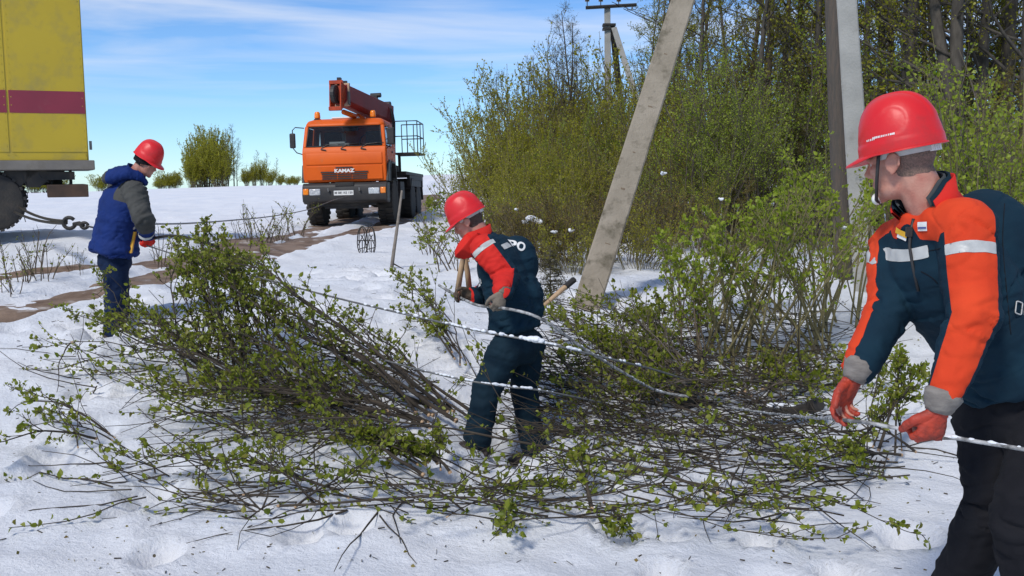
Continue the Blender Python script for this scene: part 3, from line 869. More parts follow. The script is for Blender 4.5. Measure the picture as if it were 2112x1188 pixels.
# --- parts of the body as closed shapes for one union
def ell_rings(stations, n=18):
    """stations: (centre, half width along u, half depth, u)"""
    rings = []
    m = len(stations)
    for i, (c, a, b, u) in enumerate(stations):
        t = (stations[min(i + 1, m - 1)][0] - stations[max(i - 1, 0)][0]).normalized()
        u = Vector(u); u = (u - t * u.dot(t)).normalized(); w = t.cross(u)
        rings.append([c + u * (a * math.cos(k * 2 * math.pi / n)) + w * (b * math.sin(k * 2 * math.pi / n)) for k in range(n)])
    return rings

def limb(mb, pts, rad, sub=5, sides=14):
    P_, R_ = [], []
    for i in range(len(pts) - 1):
        for k in range(sub): P_.append(pts[i].lerp(pts[i + 1], k / sub)); R_.append(lerp(rad[i], rad[i + 1], k / sub))
    P_.append(pts[-1]); R_.append(rad[-1])
    mb.tube(P_, R_, sides)
    for p, r in zip(pts, rad): mb.sphere(p, r * .99, 12, 8)
    return mb

def frame(f, upv=Vector((0, 0, 1))):
    f = Vector(f).normalized(); l = Vector(upv).cross(f).normalized(); u = f.cross(l)
    return Matrix((f, l, u)).transposed()          # columns forward, left, up

def head_shapes(mb, c, M, s=1.0):
    def W(p): return c + M @ (Vector(p) * s)
    mb.sphere(W((-.012, 0, .030)), s, 20, 14, (.100, .077, .096), M)
    mb.sphere(W((.028, 0, -.025)), s, 18, 12, (.066, .062, .088), M)
    mb.sphere(W((.030, 0, -.078)), s, 16, 10, (.060, .056, .042), M)
    mb.sphere(W((.078, 0, -.100)), s * .023, 12, 8)
    mb.tube([W((.088, 0, .014)), W((.100, 0, -.006)), W((.114, 0, -.026)), W((.100, 0, -.036))], [.009 * s, .010 * s, .0125 * s, .008 * s], 10)
    for y in (-1, 1):
        mb.sphere(W((.099, y * .012, -.030)), s * .0095, 8, 6)
        mb.sphere(W((.066, y * .043, -.016)), s * .021, 10, 8)
        mb.tube([W((.070, y * .055, .016)), W((.086, y * .032, .023)), W((.090, y * .008, .018))], [.008 * s, .011 * s, .009 * s], 8)
        # ear: a flattened bowl with a raised rim
        Re = M @ Euler((0, R(-12), R(y * 18))).to_matrix()
        mb.sphere(W((-.004, y * .079, -.006)), s, 12, 8, (.022, .008, .031), Re)
        rim = [W((-.004 + .021 * math.cos(a) - .008 * math.sin(a) * .4, y * (.086 + .004 * max(0, -math.cos(a))), -.004 + .031 * math.sin(a))) for a in np.linspace(R(-60), R(210), 12)]
        mb.tube(rim, .0052 * s, 8)
        mb.sphere(W((.004, y * .082, -.034)), s * .009, 8, 6)
    for z, x, r in ((-.058, .098, .0062), (-.068, .096, .0068)):
        mb.tube([W((x - .010, -.023, z - .001)), W((x, 0, z)), W((x - .010, .023, z - .001))], [r * .6 * s, r * s, r * .6 * s], 8)
    return W

def hand_shapes(mb, w, fd, td, pn, s=1.0, th=1.0, curls=((40, 50, 35),) * 4, thumb=(25, 25), spread=0.05, thumb_out=0.75):
    """w wrist, fd finger direction, td thumb side, pn palm normal; five separate fingers"""
    fd = Vector(fd).normalized(); td = Vector(td); td = (td - fd * td.dot(fd)).normalized()
    pn_ = fd.cross(td); pn = pn_ if pn_.dot(Vector(pn)) > 0 else -pn_
    st = [(w - fd * .012 * s, .027 * s, .021 * s * th, td), (w + fd * .02 * s, .031 * s, .020 * s * th, td), (w + fd * .06 * s, .040 * s, .017 * s * th, td), (w + fd * .093 * s, .041 * s, .013 * s * th, td)]
    mb.quad_strip(ell_rings(st, 14))
    tips = []
    for i, (o, L) in enumerate(((.0300, .072), (.0105, .080), (-.0100, .074), (-.0295, .058))):
        p = w + fd * (.088 - .006 * abs(i - 1)) * s + td * o * s
        d = (fd + td * (spread * (1.5 - i))).normalized(); ang = 0.0
        pts, rad = [p - d * .016 * s, p], [.0100 * s * th, .0100 * s * th]
        for k, fr_ in enumerate((.44, .31, .25)):
            ang += R(curls[i][k])
            dd = d * math.cos(ang) + pn * math.sin(ang)
            p = p + dd * (L * fr_ * s); pts.append(p); rad.append((.0094, .0084, .0070)[k] * s * th)
        limb(mb, pts, rad, 2, 10); tips.append(p)
    p = w + fd * .028 * s + td * .026 * s
    d = (td * thumb_out + fd * .75 + pn * .35).normalized()
    pts, rad = [p - d * .012 * s, p], [.0135 * s * th, .0130 * s * th]
    fold = (pn * .6 - td * .75 + fd * .25).normalized()
    for k, (L, a) in enumerate(((.038, 0), (.031, thumb[0]), (.026, thumb[1]))):
        d = (d * math.cos(R(a)) + fold * math.sin(R(a))).normalized()
        p = p + d * L * s; pts.append(p); rad.append((.0118, .0105, .0085)[k] * s * th)
    limb(mb, pts, rad, 2, 10)
    return tips

def boot(mb, ankle, toe_dir, s=1.0):
    d = Vector(toe_dir); d.z = 0; d.normalize(); up = Vector((0, 0, 1)); l = up.cross(d)
    a = Vector(ankle)
    def pt(f, z): return a + d * f * s + up * z * s
    mb.quad_strip(ell_rings([(pt(0, .16), .058 * s, .062 * s, l), (pt(-.005, .05), .052 * s, .06 * s, l), (pt(-.01, -.03), .05 * s, .065 * s, l), (pt(-.005, -.085), .048 * s, .075 * s, l)], 14))
    mb.quad_strip(ell_rings([(pt(-.085, -.060), .036 * s, .028 * s, l), (pt(-.03, -.048), .046 * s, .045 * s, l), (pt(.06, -.052), .050 * s, .042 * s, l), (pt(.14, -.064), .050 * s, .030 * s, l), (pt(.19, -.074), .036 * s, .020 * s, l)], 14))
    mb.box(pt(.05, -.092), (.001, .001, .001))
    sole = Matrix((d, l, up)).transposed()
    mb.box(pt(.05, -.090), (.27 * s, .085 * s, .022 * s), sole)

def helmet(parent, c, M, s=1.0, z0=.040, hgt=.165, detail=1, letters=False):
    """safety helmet: dome with raised side panels and centre ridge, rolled rim, peak"""
    NA, NE = (120, 44) if detail else (64, 26)
    rings = []
    def sd(x, z):          # teardrop panel on the side, in helmet side view
        a, b = Vector((.105, .030)), Vector((-.025, .082)); p = Vector((x, z)); ab = b - a
        t = min(1, max(0, (p - a).dot(ab) / ab.dot(ab)))
        return (p - a - ab * t).length - lerp(.010, .043, t)
    for i in range(NE + 1):
        e = (i / NE)
        phi = R(90) * (1 - e)
        ring = []
        for k in range(NA):
            th = 2 * math.pi * k / NA
            ct, st = math.cos(th), math.sin(th)
            ax = .126 if ct > 0 else .134
            cf, sf = max(0, math.cos(phi)) ** .72, max(0, math.sin(phi)) ** .92
            x, y, z = ax * ct * cf - .006, .113 * st * cf, hgt * sf
            x *= 1 - .05 * sf; nrm = Vector((x * .9, y * 1.2, z * .9)).normalized()
            dsp = -.0030 * (1 - sstep(-.004, .003, sd(x, z))) * sstep(.03, .05, abs(y))
            dsp += .004 * (1 - sstep(.018, .026, abs(y))) * sstep(.06, .09, z)
            dsp += .0022 * (1 - sstep(.022, .027, z))
            p = Vector((x, y, z)) + nrm * dsp
            ring.append(p)
        rings.append(ring)
    def rim(out, dz, pk, pdz):
        ring = []
        for k in range(NA):
            th = 2 * math.pi * k / NA; ct, st = math.cos(th), math.sin(th)
            ax = .126 if ct > 0 else .134
            f = sstep(math.cos(R(72)), math.cos(R(12)), ct)
            p = Vector((ax * ct - .006 + (out + pk * f) * ct, (.113 + out + pk * .25 * f) * st, dz - pdz * f + .010 * abs(st) ** 2 * 0))
            ring.append(p)
        return ring
    rings += [rim(.002, -.006, .002, .002), rim(.008, -.008, .040, .016), rim(.009, -.012, .042, .019), rim(.004, -.013, .036, .019), rim(-.005, -.010, .0, .004), rim(-.008, .02, 0, 0)]
    W = lambda p: c + M @ ((p + Vector((0, 0, z0))) * s)
    mb = MB(); mb.quad_strip([[W(p) for p in r] for r in rings], True, True, False)
    o = mb.build('helmet', M_HELM, parent, smooth=50)
    return o, W

def head_gear(hel, c, M, s=1.0, strap=True, cup=True):
    W = lambda p: c + M @ (Vector(p) * s)
    hb = MB()
    A = np.linspace(R(62), R(298), 40)
    hb.quad_strip([[W((-.012 + r * 1.22 * math.cos(a), r * 0.94 * math.sin(a), z)) for a in A] for r, z in ((.0865, .012), (.0900, .012), (.0905, .050), (.087, .050))], False)
    hb.build('headband', M_STRIP, hel, smooth=True)
    rb = MB()
    for k in range(7): rb.box(W((-.120 + .006 * abs(k - 3) * .5, (k - 3) * .011, .026)), (.012, .010, .034), M)
    rb.build('ratchet', M_WHITE, hel)
    if strap:
        for y in (-1, 1):
            MB().tube([W((.030, y * .086, .045)), W((.044, y * .083, -.005)), W((.060, y * .073, -.055)), W((.083, y * .040, -.108)), W((.090, 0, -.122))], .0055 * s, 6).build('chin_strap', M_BLACK, hel, smooth=True)
    if cup:
        MB().sphere(W((.093, .0, -.106)), s, 12, 8, (.016, .036, .020), M).build('chin_cup', M_WHITE, hel, smooth=True)

def person(label, J, opt):
    t = empty('person', J['root'])
    bpy.context.view_layer.update()
    tag(t, label, 'person', opt.get('group'))
    s = opt.get('s', 1.0)
    vox = opt['vox']
    hM = frame(J['hf'], J.get('hu', Vector((0, 0, 1))))
    cf = Vector(J['cf']).normalized()
    lf = Vector((-cf.y, cf.x, 0)).normalized()
    pel, wai, che, nek = J['pelvis'], J['waist'], J['chest'], J['neck']
    # ---------------- body: one continuous skin
    b = MB()
    HW = head_shapes(b, J['head'], hM, s)
    limb(b, [HW((-.028, 0, -.03)), HW((-.036, 0, -.085)).lerp(nek, .45), nek], [.060 * s, .067 * s, .076 * s])
    sh = (J['SL'] + J['SR']) / 2
    uL = (J['SL'] - J['SR']).normalized()
    b.quad_strip(ell_rings([(pel - (wai - pel) * .5, .12 * s, .10 * s, lf), (pel, .165 * s, .115 * s, lf), (wai, .14 * s, .10 * s, lf.lerp(uL, .4)), (che, .16 * s, .115 * s, uL), (sh.lerp(che, .35), .16 * s, .10 * s, uL), (sh.lerp(nek, .4), .10 * s, .07 * s, uL), (nek, .06 * s, .06 * s, uL)]))
    for q in 'LR':
        limb(b, [J['S' + q], J['E' + q], J['W' + q]], [.056 * s, .043 * s, .029 * s])
        limb(b, [J['S' + q].lerp(sh, .5), J['S' + q]], [.06 * s, .056 * s])
        limb(b, [J['H' + q], J['K' + q], J['A' + q]], [.085 * s, .058 * s, .043 * s])
        h = J['hand' + q]
        hand_shapes(b, J['W' + q], h['fd'], h['td'], h['pn'], s * .98, .9, h['curls'], h.get('thumb', (25, 25)), h.get('spread', .05))
    v, f = remesh(b, vox * .85, 3)
    tr = tri_list(f)
    Mi = np.array(hM.transposed().to_3x3()); hl = (v - np.array(J['head'])) @ Mi.T / s
    hv = np.minimum.reduce([.090 - np.abs(hl[:, 0] + .055) * 1.0, hl[:, 2] + .052 - .35 * np.maximum(0, hl[:, 0] + .02), .11 - hl[:, 2], .018 - hl[:, 0] + .25 * (hl[:, 2] - .03), .095 - np.abs(hl[:, 1])])
    ear = np.minimum(np.abs(hl[:, 1]) - .0785, np.minimum(.03 - np.abs(hl[:, 0] + .004), .045 - np.abs(hl[:, 2])))
    hv = np.where(ear > 0, -ear, hv) + .004 * np.array([noise.noise(Vector(p) * 60) for p in hl])
    V, hair, rest, _ = split_by(v, tr, hv)
    body = tri_obj('body', V, rest, M_SKIN, t)
    hp = tri_obj('hair', V, hair, opt.get('hair', M_HAIR), t, .0012)
    for y in (-1, 1):
        e = MB().sphere(HW((.0735, y * .032, .004)), .0125 * s, 12, 10).build('eye', M_EYE, body, smooth=True)
        MB().sphere(HW((.0805, y * .032, .003)), .0065 * s, 10, 8).build('iris', M_IRIS, e, smooth=True)
        MB().tube([HW((.079, y * .052, .024)), HW((.0965, y * .034, .031)), HW((.098, y * .012, .026))], [.003 * s, .0045 * s, .004 * s], 6).build('eyebrow', opt.get('hair', M_HAIR), body, smooth=True)
    # ---------------- helmet
    hel, HLW = helmet(t, J['head'], hM, s, detail=opt.get('detail', 1), hgt=opt.get('hgt', .165))
    head_gear(hel, J['head'], hM, s, opt.get('strap', False), opt.get('strap', False))
    if opt.get('cap'):
        cp = MB(); rr = []
        for i in range(9):
            z = lerp(-.030, .07, i / 8); ring = []
            for k in range(32):
                a = 2 * math.pi * k / 32
                k_ = 1.0 + (.03 if i % 2 else 0)
                zz = z + .035 * max(0, math.cos(a)) * (1 - i / 8)
                ring.append(HW((-.012 + .111 * k_ * math.cos(a), .088 * k_ * math.sin(a), zz)))
            rr.append(ring)
        cp.quad_strip(rr); cp.build('knit_cap', M_BLKC, t, smooth=True)
    # ---------------- trousers
    b = MB(); tw = opt.get('trouser', 1.0)
    b.quad_strip(ell_rings([(pel - (wai - pel) * .75, .12 * s, .11 * s, lf), (pel - (wai - pel) * .3, .185 * s * tw, .15 * s, lf), (pel, .19 * s * tw, .145 * s, lf), (pel.lerp(wai, .35), .15 * s, .11 * s, lf)]))
    for q in 'LR':
        limb(b, [J['H' + q], J['K' + q], J['A' + q] + Vector((0, 0, .0))], [.112 * s * tw, .088 * s * tw, .080 * s * tw])
    v, f = remesh(b, vox, 6)
    bones = [(J['H' + q], J['K' + q], .009 * s, .11) for q in 'LR'] + [(J['K' + q], J['A' + q], .010 * s, .09) for q in 'LR'] + [(pel, wai, .007, .19)]
    v = fold_noise(v, normals(v, f), bones, fa=13, fr=4, seed=opt.get('seed', 1))
    tri_obj('trousers', [tuple(p) for p in v], tri_list(f), opt['trouser_mat'], t)
    for q in 'LR':
        bb = MB(); boot(bb, J['A' + q] + Vector((0, 0, -.0)), J.get('toe', cf), s); v, f = remesh(bb, .008, 3); tri_obj('boot', [tuple(p) for p in v], tri_list(f), M_BOOT, t)
    # ---------------- gloves
    for q in 'LR':
        h = J['hand' + q]; gb = MB()
        hand_shapes(gb, J['W' + q], h['fd'], h['td'], h['pn'], s * 1.10, 1.22, h['curls'], h.get('thumb', (25, 25)), h.get('spread', .05))
        v, f = remesh(gb, h.get('vox', .0045), 2)
        v = v + normals(v, f) * np.array([[.0016 * noise.noise(Vector(p) * 55) - .0022 * max(0.0, 1 - abs(noise.noise(Vector(p) * 38)) * 6)] for p in v])
        go = tri_obj('glove', [tuple(p) for p in v], tri_list(f), h['mat'], t)
        cu = MB(); fd = Vector(h['fd']).normalized(); td = Vector(h['td']); w = J['W' + q]
        st = []
        for k, (o, r) in enumerate(((-.046, .050), (-.036, .055), (-.024, .053), (-.010, .047), (.004, .042), (.016, .036))):
            ax = (J['W' + q] - J['E' + q]).normalized().lerp(fd, .4 + .1 * k).normalized()
            st.append((w + ax * o * s, r * s * h.get('cuff_r', 1), r * .85 * s * h.get('cuff_r', 1), td))
        rg = ell_rings(st, 22)
        for k, r_ in enumerate(rg):
            for j, p in enumerate(r_): r_[j] = p + (p - st[k][0]) * (.035 * math.sin(j * 2.1 + k) + .03 * math.sin(j * 4.3 + k * 2))
        cu.quad_strip(rg); cu.build('cuff', h.get('cuff', M_GLOVE_K), go, smooth=True)
    # ---------------- jacket: torso and both sleeves in one cloth, cut into its coloured pieces
    jb = MB(); jw = opt.get('jw', 1.0)
    hem = J.get('hem', pel)
    st = [(hem, .205 * s * jw, .165 * s * jw, lf), (hem.lerp(wai, .5), .20 * s * jw, .16 * s * jw, lf.lerp(uL, .2)), (wai, .19 * s * jw, .15 * s * jw, lf.lerp(uL, .4)), (che, .20 * s * jw, .155 * s * jw, uL), (sh.lerp(che, .42), .195 * s * jw, .145 * s * jw, uL), (sh.lerp(nek, .25), .15 * s, .10 * s, uL), (nek.lerp(sh, .15), .085 * s, .085 * s, uL)]
    jb.quad_strip(ell_rings(st, 22))
    ar = opt.get('arm', 1.0)
    for q in 'LR':
        cuff = J['W' + q].lerp(J['E' + q], .165)
        limb(jb, [J['S' + q], J['E' + q], cuff], [.088 * s * ar, .076 * s * ar, .056 * s * ar])
        limb(jb, [J['S' + q].lerp(sh, .55) + (nek - sh) * .18, J['S' + q]], [.085 * s, .088 * s * ar])
    for x in opt.get('extra', ()): x(jb)
    v, f = remesh(jb, vox, 7)
    bones = []
    for q in 'LR': bones += [(J['S' + q], J['E' + q], 0.0085 * s * opt.get('fold', 1), .08), (J['E' + q], J['W' + q], .0085 * s * opt.get('fold', 1), .065)]
    bones += [(hem, che, .0095 * s * opt.get('fold', 1), .19), (che, nek, .005, .2)]
    v = fold_noise(v, normals(v, f), bones, fa=14, fr=4.2, seed=opt.get('seed', 1) + 5)
    opt['cut'](t, v, tri_list(f), J, s, uL)
    return t, HW, hM, HLW, hel

def arm_field(v, J, q, ref):
    """for every vertex: length along the sleeve in metres, distance to its axis, signed arc distance from the line facing ref"""
    S, E, W_ = J['S' + q], J['E' + q], J['W' + q]
    t1, d1, q1 = seg_info(v, S, E); t2, d2, q2 = seg_info(v, E, W_)
    use2 = d2 < d1
    L1, L2 = (E - S).length, (W_ - E).length
    s_ = np.where(use2, L1 + np.clip(t2, 0, 2) * L2, np.clip(t1, -1, 1) * L1)
    d = np.where(use2, d2, d1)
    out = np.zeros(len(v))
    for k, (a, b, qq) in enumerate(((S, E, q1), (E, W_, q2))):
        ax = (b - a).normalized(); r = Vector(ref); r = (r - ax * r.dot(ax)).normalized(); w = ax.cross(r)
        an = np.arctan2(qq @ np.array(w), qq @ np.array(r)) * np.linalg.norm(qq - np.outer(qq @ np.array(ax), np.array(ax)), axis=1)
        out = np.where(use2 == (k == 1), an, out)
    return s_, d, out

def decal(name, pts2d, faces, org, ux, uy, bvh, mat, parent, off=.003):
    """flat print or patch laid on the cloth: points of a plane projected along its normal"""
    nn = Vector(ux).cross(Vector(uy)).normalized(); vs = []
    for x, y in pts2d:
        p = Vector(org) + Vector(ux) * x + Vector(uy) * y
        h = bvh.ray_cast(p + nn * .3, -nn, .6)
        vs.append((h[0] + nn * off) if h[0] is not None else None)
    faces = [f_ for f_ in faces if all(vs[i] is not None for i in f_) and max((vs[i] - vs[j]).length for i in f_ for j in f_) < 3.2 * max(1e-4, max((Vector(pts2d[i]) - Vector(pts2d[j])).length for i in f_ for j in f_))]
    mb = MB(); mb.v = [tuple(p) if p is not None else tuple(org) for p in vs]; mb.f = faces
    return mb.build(name, mat, parent, smooth=True, fix=False)

def grid2d(w, h, nx=8, ny=5, skew=0.0):
    pts = [((i / nx - .5) * w, (j / ny - .5) * h + skew * (i / nx - .5) * w) for j in range(ny + 1) for i in range(nx + 1)]
    fs = [(j * (nx + 1) + i, j * (nx + 1) + i + 1, (j + 1) * (nx + 1) + i + 1, (j + 1) * (nx + 1) + i) for j in range(ny) for i in range(nx)]
    return pts, fs

def text2d(s, size, bold=0.0, sx=1.0):
    o = text_mesh('t', s, size, None, None, Matrix.Identity(4), 0.0, bold, sx)
    b = bmesh.new(); b.from_mesh(o.data); bmesh.ops.triangulate(b, faces=b.faces); bmesh.ops.subdivide_edges(b, edges=[e for e in b.edges if e.calc_length() > size * .12], cuts=1); bmesh.ops.triangulate(b, faces=b.faces)
    pts = [(v_.co.x, v_.co.y) for v_ in b.verts]; b.verts.index_update(); fs = [tuple(v_.index for v_ in f_.verts) for f_ in b.faces]; b.free()
    m = o.data; bpy.data.objects.remove(o); bpy.data.meshes.remove(m)
    return pts, fs

def outline2d(s, size, w):
    cu = bpy.data.curves.new('t', 'FONT'); return None

def bvh_of(V, tris): return BVHTree.FromPolygons([tuple(p) for p in V], tris)

def V3(*a): return Vector(a)

def collar(parent, mat, J, hM, s, rad, h0, h1, lean, gap=40, name='collar', thick=.006, centre=None, ax=None, front=None):
    """standing collar round the neck, open at the throat"""
    nek = centre if centre is not None else J['neck']
    ax = ax if ax is not None else (J['head'] - hM @ V3(.03, 0, .05) * 1.0 - J['neck']).normalized()
    fr = front if front is not None else Vector(J['cf']); fr = (fr - ax * fr.dot(ax)).normalized(); lf = ax.cross(fr)
    A = np.linspace(R(gap), R(360 - gap), 40)
    rows = []
    for r, h in ((rad, h0), (rad * .93, lerp(h0, h1, .5)), (rad * .92 + lean, h1), (rad * .92 + lean - thick, h1 + .001), (rad * .90 - thick, lerp(h0, h1, .5)), (rad - thick, h0)):
        row = []
        for k, a in enumerate(A):
            edge = min(1, min(k, 39 - k) / 6)
            hh = h if h < .02 else h * (0.72 + .28 * edge)
            wob = .004 * math.sin(a * 5 + h * 60)
            row.append(nek + ax * hh + (fr * math.cos(a) + lf * math.sin(a)) * (r + wob + (1 - edge) * lean * .8))
        rows.append(row)
    mb = MB(); mb.quad_strip(rows, False)
    return mb.build(name, mat, parent, smooth=True)

# ================= worker in the foreground, right
g3 = lambda px, py, d: P(px, py, d)
cf3 = V3(-.78, -.62, -.35).normalized()
J3 = dict(root=V3(1.45, 3.25, gz(1.45, 3.25)),
          head=P(1858, 331, 3.165), hf=V3(-.74, .64, -.19), hu=V3(-.05, -.05, 1), cf=cf3,
          neck=P(1922, 432, 3.15), SL=P(1992, 470, 3.00), SR=P(1850, 510, 3.33), chest=P(1960, 570, 3.17), waist=P(2045, 700, 3.17), pelvis=P(2105, 825, 3.17),
          hem=P(2098, 770, 3.17),
          EL=P(2006, 655, 2.90), ER=P(1836, 636, 3.22), WL=P(1938, 838, 2.86), WR=P(1764, 775, 3.14),
          toe=V3(-.9, -.3, 0))
lf3 = V3(.62, -.78, 0)
J3['HL'] = J3['pelvis'] + lf3 * .10 + V3(0, 0, -.04); J3['HR'] = J3['pelvis'] - lf3 * .10 + V3(0, 0, -.04)
J3['KL'] = P(2110, 1080, 2.98); J3['KR'] = P(2050, 1030, 3.22)
J3['AL'] = V3(1.78, 3.10, gz(1.78, 3.1) + .10); J3['AR'] = V3(1.55, 3.45, gz(1.55, 3.45) + .10)
J3['handL'] = dict(fd=V3(-.22, .10, -.97), td=V3(-.96, -.2, .1), pn=V3(.2, 1, .1), curls=((52, 72, 45), (55, 76, 48), (58, 78, 48), (60, 80, 50)), thumb=(30, 35), mat=M_GLOVE_R, cuff_r=1.05, vox=.0042)
J3['handR'] = dict(fd=V3(-.42, .05, -.90), td=V3(-.75, -.55, .35), pn=V3(.6, -.75, -.2), curls=((20, 28, 20), (25, 34, 24), (30, 38, 26), (36, 42, 28)), thumb=(12, 18), mat=M_GLOVE_R, cuff_r=1.05, spread=.10, vox=.0042)

def cut3(t, v, tr, J, s, uL):
    ax = (J['neck'] - J['pelvis']).normalized()
    cfp = (cf3 - ax * cf3.dot(ax)).normalized(); lft = ax.cross(cfp)
    rel = v - np.array(J['pelvis'])
    h = rel @ np.array(ax); fx = rel @ np.array(cfp); ly = rel @ np.array(lft)
    L = (J['neck'] - J['pelvis']).length
    sL, dL, aL = arm_field(v, J, 'L', V3(-.25, -1, .25)); sR, dR, aR = arm_field(v, J, 'R', V3(-1, .1, .2))
    inL = np.minimum(.135 - dL, .6 - np.abs(sL - .3)); inR = np.minimum(.125 - dR, .6 - np.abs(sR - .3))
    # silver tape
    bandL = np.minimum(.0175 - np.abs(sL - .085 - .10 * aL * 0), np.minimum(inL, .078 - np.abs(aL - .005)))
    hb = L - .085
    chest = np.minimum(.0165 - np.abs(h - hb + .05 * 0), np.minimum(fx - .02, np.minimum(dL - .112, dR - .085)))
    back = np.minimum(np.minimum(.016 - np.abs(ly - .055 - .0), -.03 - fx), .055 - np.abs(h - (L - .105)))
    tape = np.maximum(np.maximum(bandL, chest), back)
    V, strip, rest, val = split_by(v, tr, tape)
    # orange-red panels: a wide stripe down the outside of each sleeve, running up over the shoulder to the collar
    va = np.array(V)
    sL, dL, aL = arm_field(va, J, 'L', V3(-.25, -1, .25)); sR, dR, aR = arm_field(va, J, 'R', V3(-1, .1, .2))
    w = np.clip(.078 - .06 * np.clip(sL - .15, 0, .4), .052, .078)
    redL = np.minimum(np.minimum(w - np.abs(aL - .004), .14 - dL), sL + .06)
    redR = np.minimum(np.minimum(.046 - np.abs(aR), .13 - dR), sR + .02)
    # shoulder yoke between the sleeve and the collar
    def yoke(q, wdt):
        a_, b_ = J['S' + q], J['neck'].lerp(J['S' + q], .1)
        tt, dd, qq = seg_info(va, a_, b_)
        up = (va - np.array(a_)) @ np.array((J['neck'] - J['chest']).normalized())
        fwd = qq @ np.array(cfp)
        return np.minimum(np.minimum(wdt - np.abs(fwd - .012), .15 - dd), np.minimum(tt + .2, up + .01))
    red = np.maximum(np.maximum(redL, redR), np.maximum(yoke('L', .072), yoke('R', .05)))
    # gusset below the far arm
    V2, rd, teal, _ = split_by(V, rest, red)
    j = tri_obj('jacket', V2, teal, M_TEAL, t)
    tri_objs('sleeve_panel', V2, rd, M_REDC, j, .0008)
    tri_objs('reflective_strip', V, strip, M_STRIP, j, .0022)
    bv = bvh_of(v, tr)
    ux = -V3(*(uL)).normalized(); uy = (ax - ux * ax.dot(ux)).normalized(); ux = -ux if ux.cross(uy).dot(cfp) < 0 else ux
    o0 = J['pelvis'] + ax * (L - .175)
    def at3(px, py):            # where the sight line of that spot meets the jacket
        o = V3(0, 0, CAM_Z); d = (P(px, py, 3.0) - o).normalized(); hit = bv.ray_cast(o, d)
        return (hit[0], hit[1]) if hit[0] is not None else (P(px, py, 3.1), V3(0, -1, 0))
    def patch(name, px, py, w_, h_, mat, ang=0, off=.004, sub=None):
        p, n_ = at3(px, py); n_ = (n_ + V3(-.3, -.8, 0)).normalized()
        u_ = V3(0, 0, 1).cross(n_).normalized(); w2 = n_.cross(u_); c_, s_ = math.cos(R(ang)), math.sin(R(ang))
        a_, b_ = u_ * c_ + w2 * s_, w2 * c_ - u_ * s_
        pt, fs = grid2d(w_, h_, 6, 4)
        return decal(name, pt, fs, p, a_, b_, bv, mat, j, off), (p, a_, b_)
    MYB = pmat('yellow_badge', (.75, .42, .02), (.65, .34, .02), rough=.5); MBB = pmat('blue_print', (.03, .06, .30), (.03, .05, .25), rough=.5)
    patch('badge', 1861, 488, .042, .016, M_WHITE, -10)
    patch('badge', 1860, 480, .054, .018, MYB, -14, .006)
    b2, (p_, a_, b_) = patch('badge', 1903, 467, .042, .028, M_WHITE, 6)
    pt, fs = grid2d(.038, .005, 5, 1); decal('badge_print', pt, fs, p_ + b_ * -.004, a_, b_, bv, MBB, b2, .006)
    # zip, pocket flaps
    zt = [at3(x, y) for x, y in ((1886, 452), (1880, 478), (1878, 508), (1884, 545), (1896, 600))]
    MB().tube([p + n * .004 for p, n in zt], .005, 6).build('zip', M_BLACK, j, smooth=True)
    MB().box(zt[1][0] + zt[1][1] * .010, (.018, .012, .03)).build('zip_pull', M_BLACK, j)
    p, n_ = at3(2100, 636)
    u_ = V3(0, 0, 1).cross(n_).normalized(); w2 = n_.cross(u_)
    u2, w3 = u_ * math.cos(R(-17)) + w2 * math.sin(R(-17)), w2 * math.cos(R(-17)) - u_ * math.sin(R(-17))
    def glyph(loop, ox, oy):
        q = [p + u2 * (x + ox) + w3 * (y + oy) + n_ * .006 for x, y in loop]; MB().tube(q, .0022, 5).build('letter_outline', M_STRIP, j, smooth=True)
    ov = [(.013 * (1 if abs(math.cos(a)) > .35 else abs(math.cos(a)) / .35) * (1 if math.cos(a) > 0 else -1), .019 * math.sin(a)) for a in np.linspace(0, 2 * math.pi, 25)]
    glyph(ov, -.004, 0)
    glyph([(.012, .012), (.004, .019), (-.008, .018), (-.013, .010), (-.013, -.010), (-.008, -.018), (.004, -.019), (.012, -.012)], .034, -.004)
    # seams sewn along the shoulder and sleeve
    for line in (((1958, 400), (1975, 420), (1982, 440)), ((1900, 560), (1925, 575), (1945, 600)), ((1905, 520), (1930, 515), (1940, 512)), ((1842, 525), (1860, 532), (1876, 530)), ((2072, 420), (2068, 500), (2076, 600), (2085, 690))):
        q = []
        for a_ in smooth_path([V3(x, y, 0) for x, y in line], 5):
            pp, nn_ = at3(a_.x, a_.y)
            if not q or (pp - q[-1]).length < .06: q.append(pp + nn_ * .0005)
        if len(q) > 2: MB().tube(q, .0016, 4).build('seam', M_BLKC, j, smooth=True)
    return j

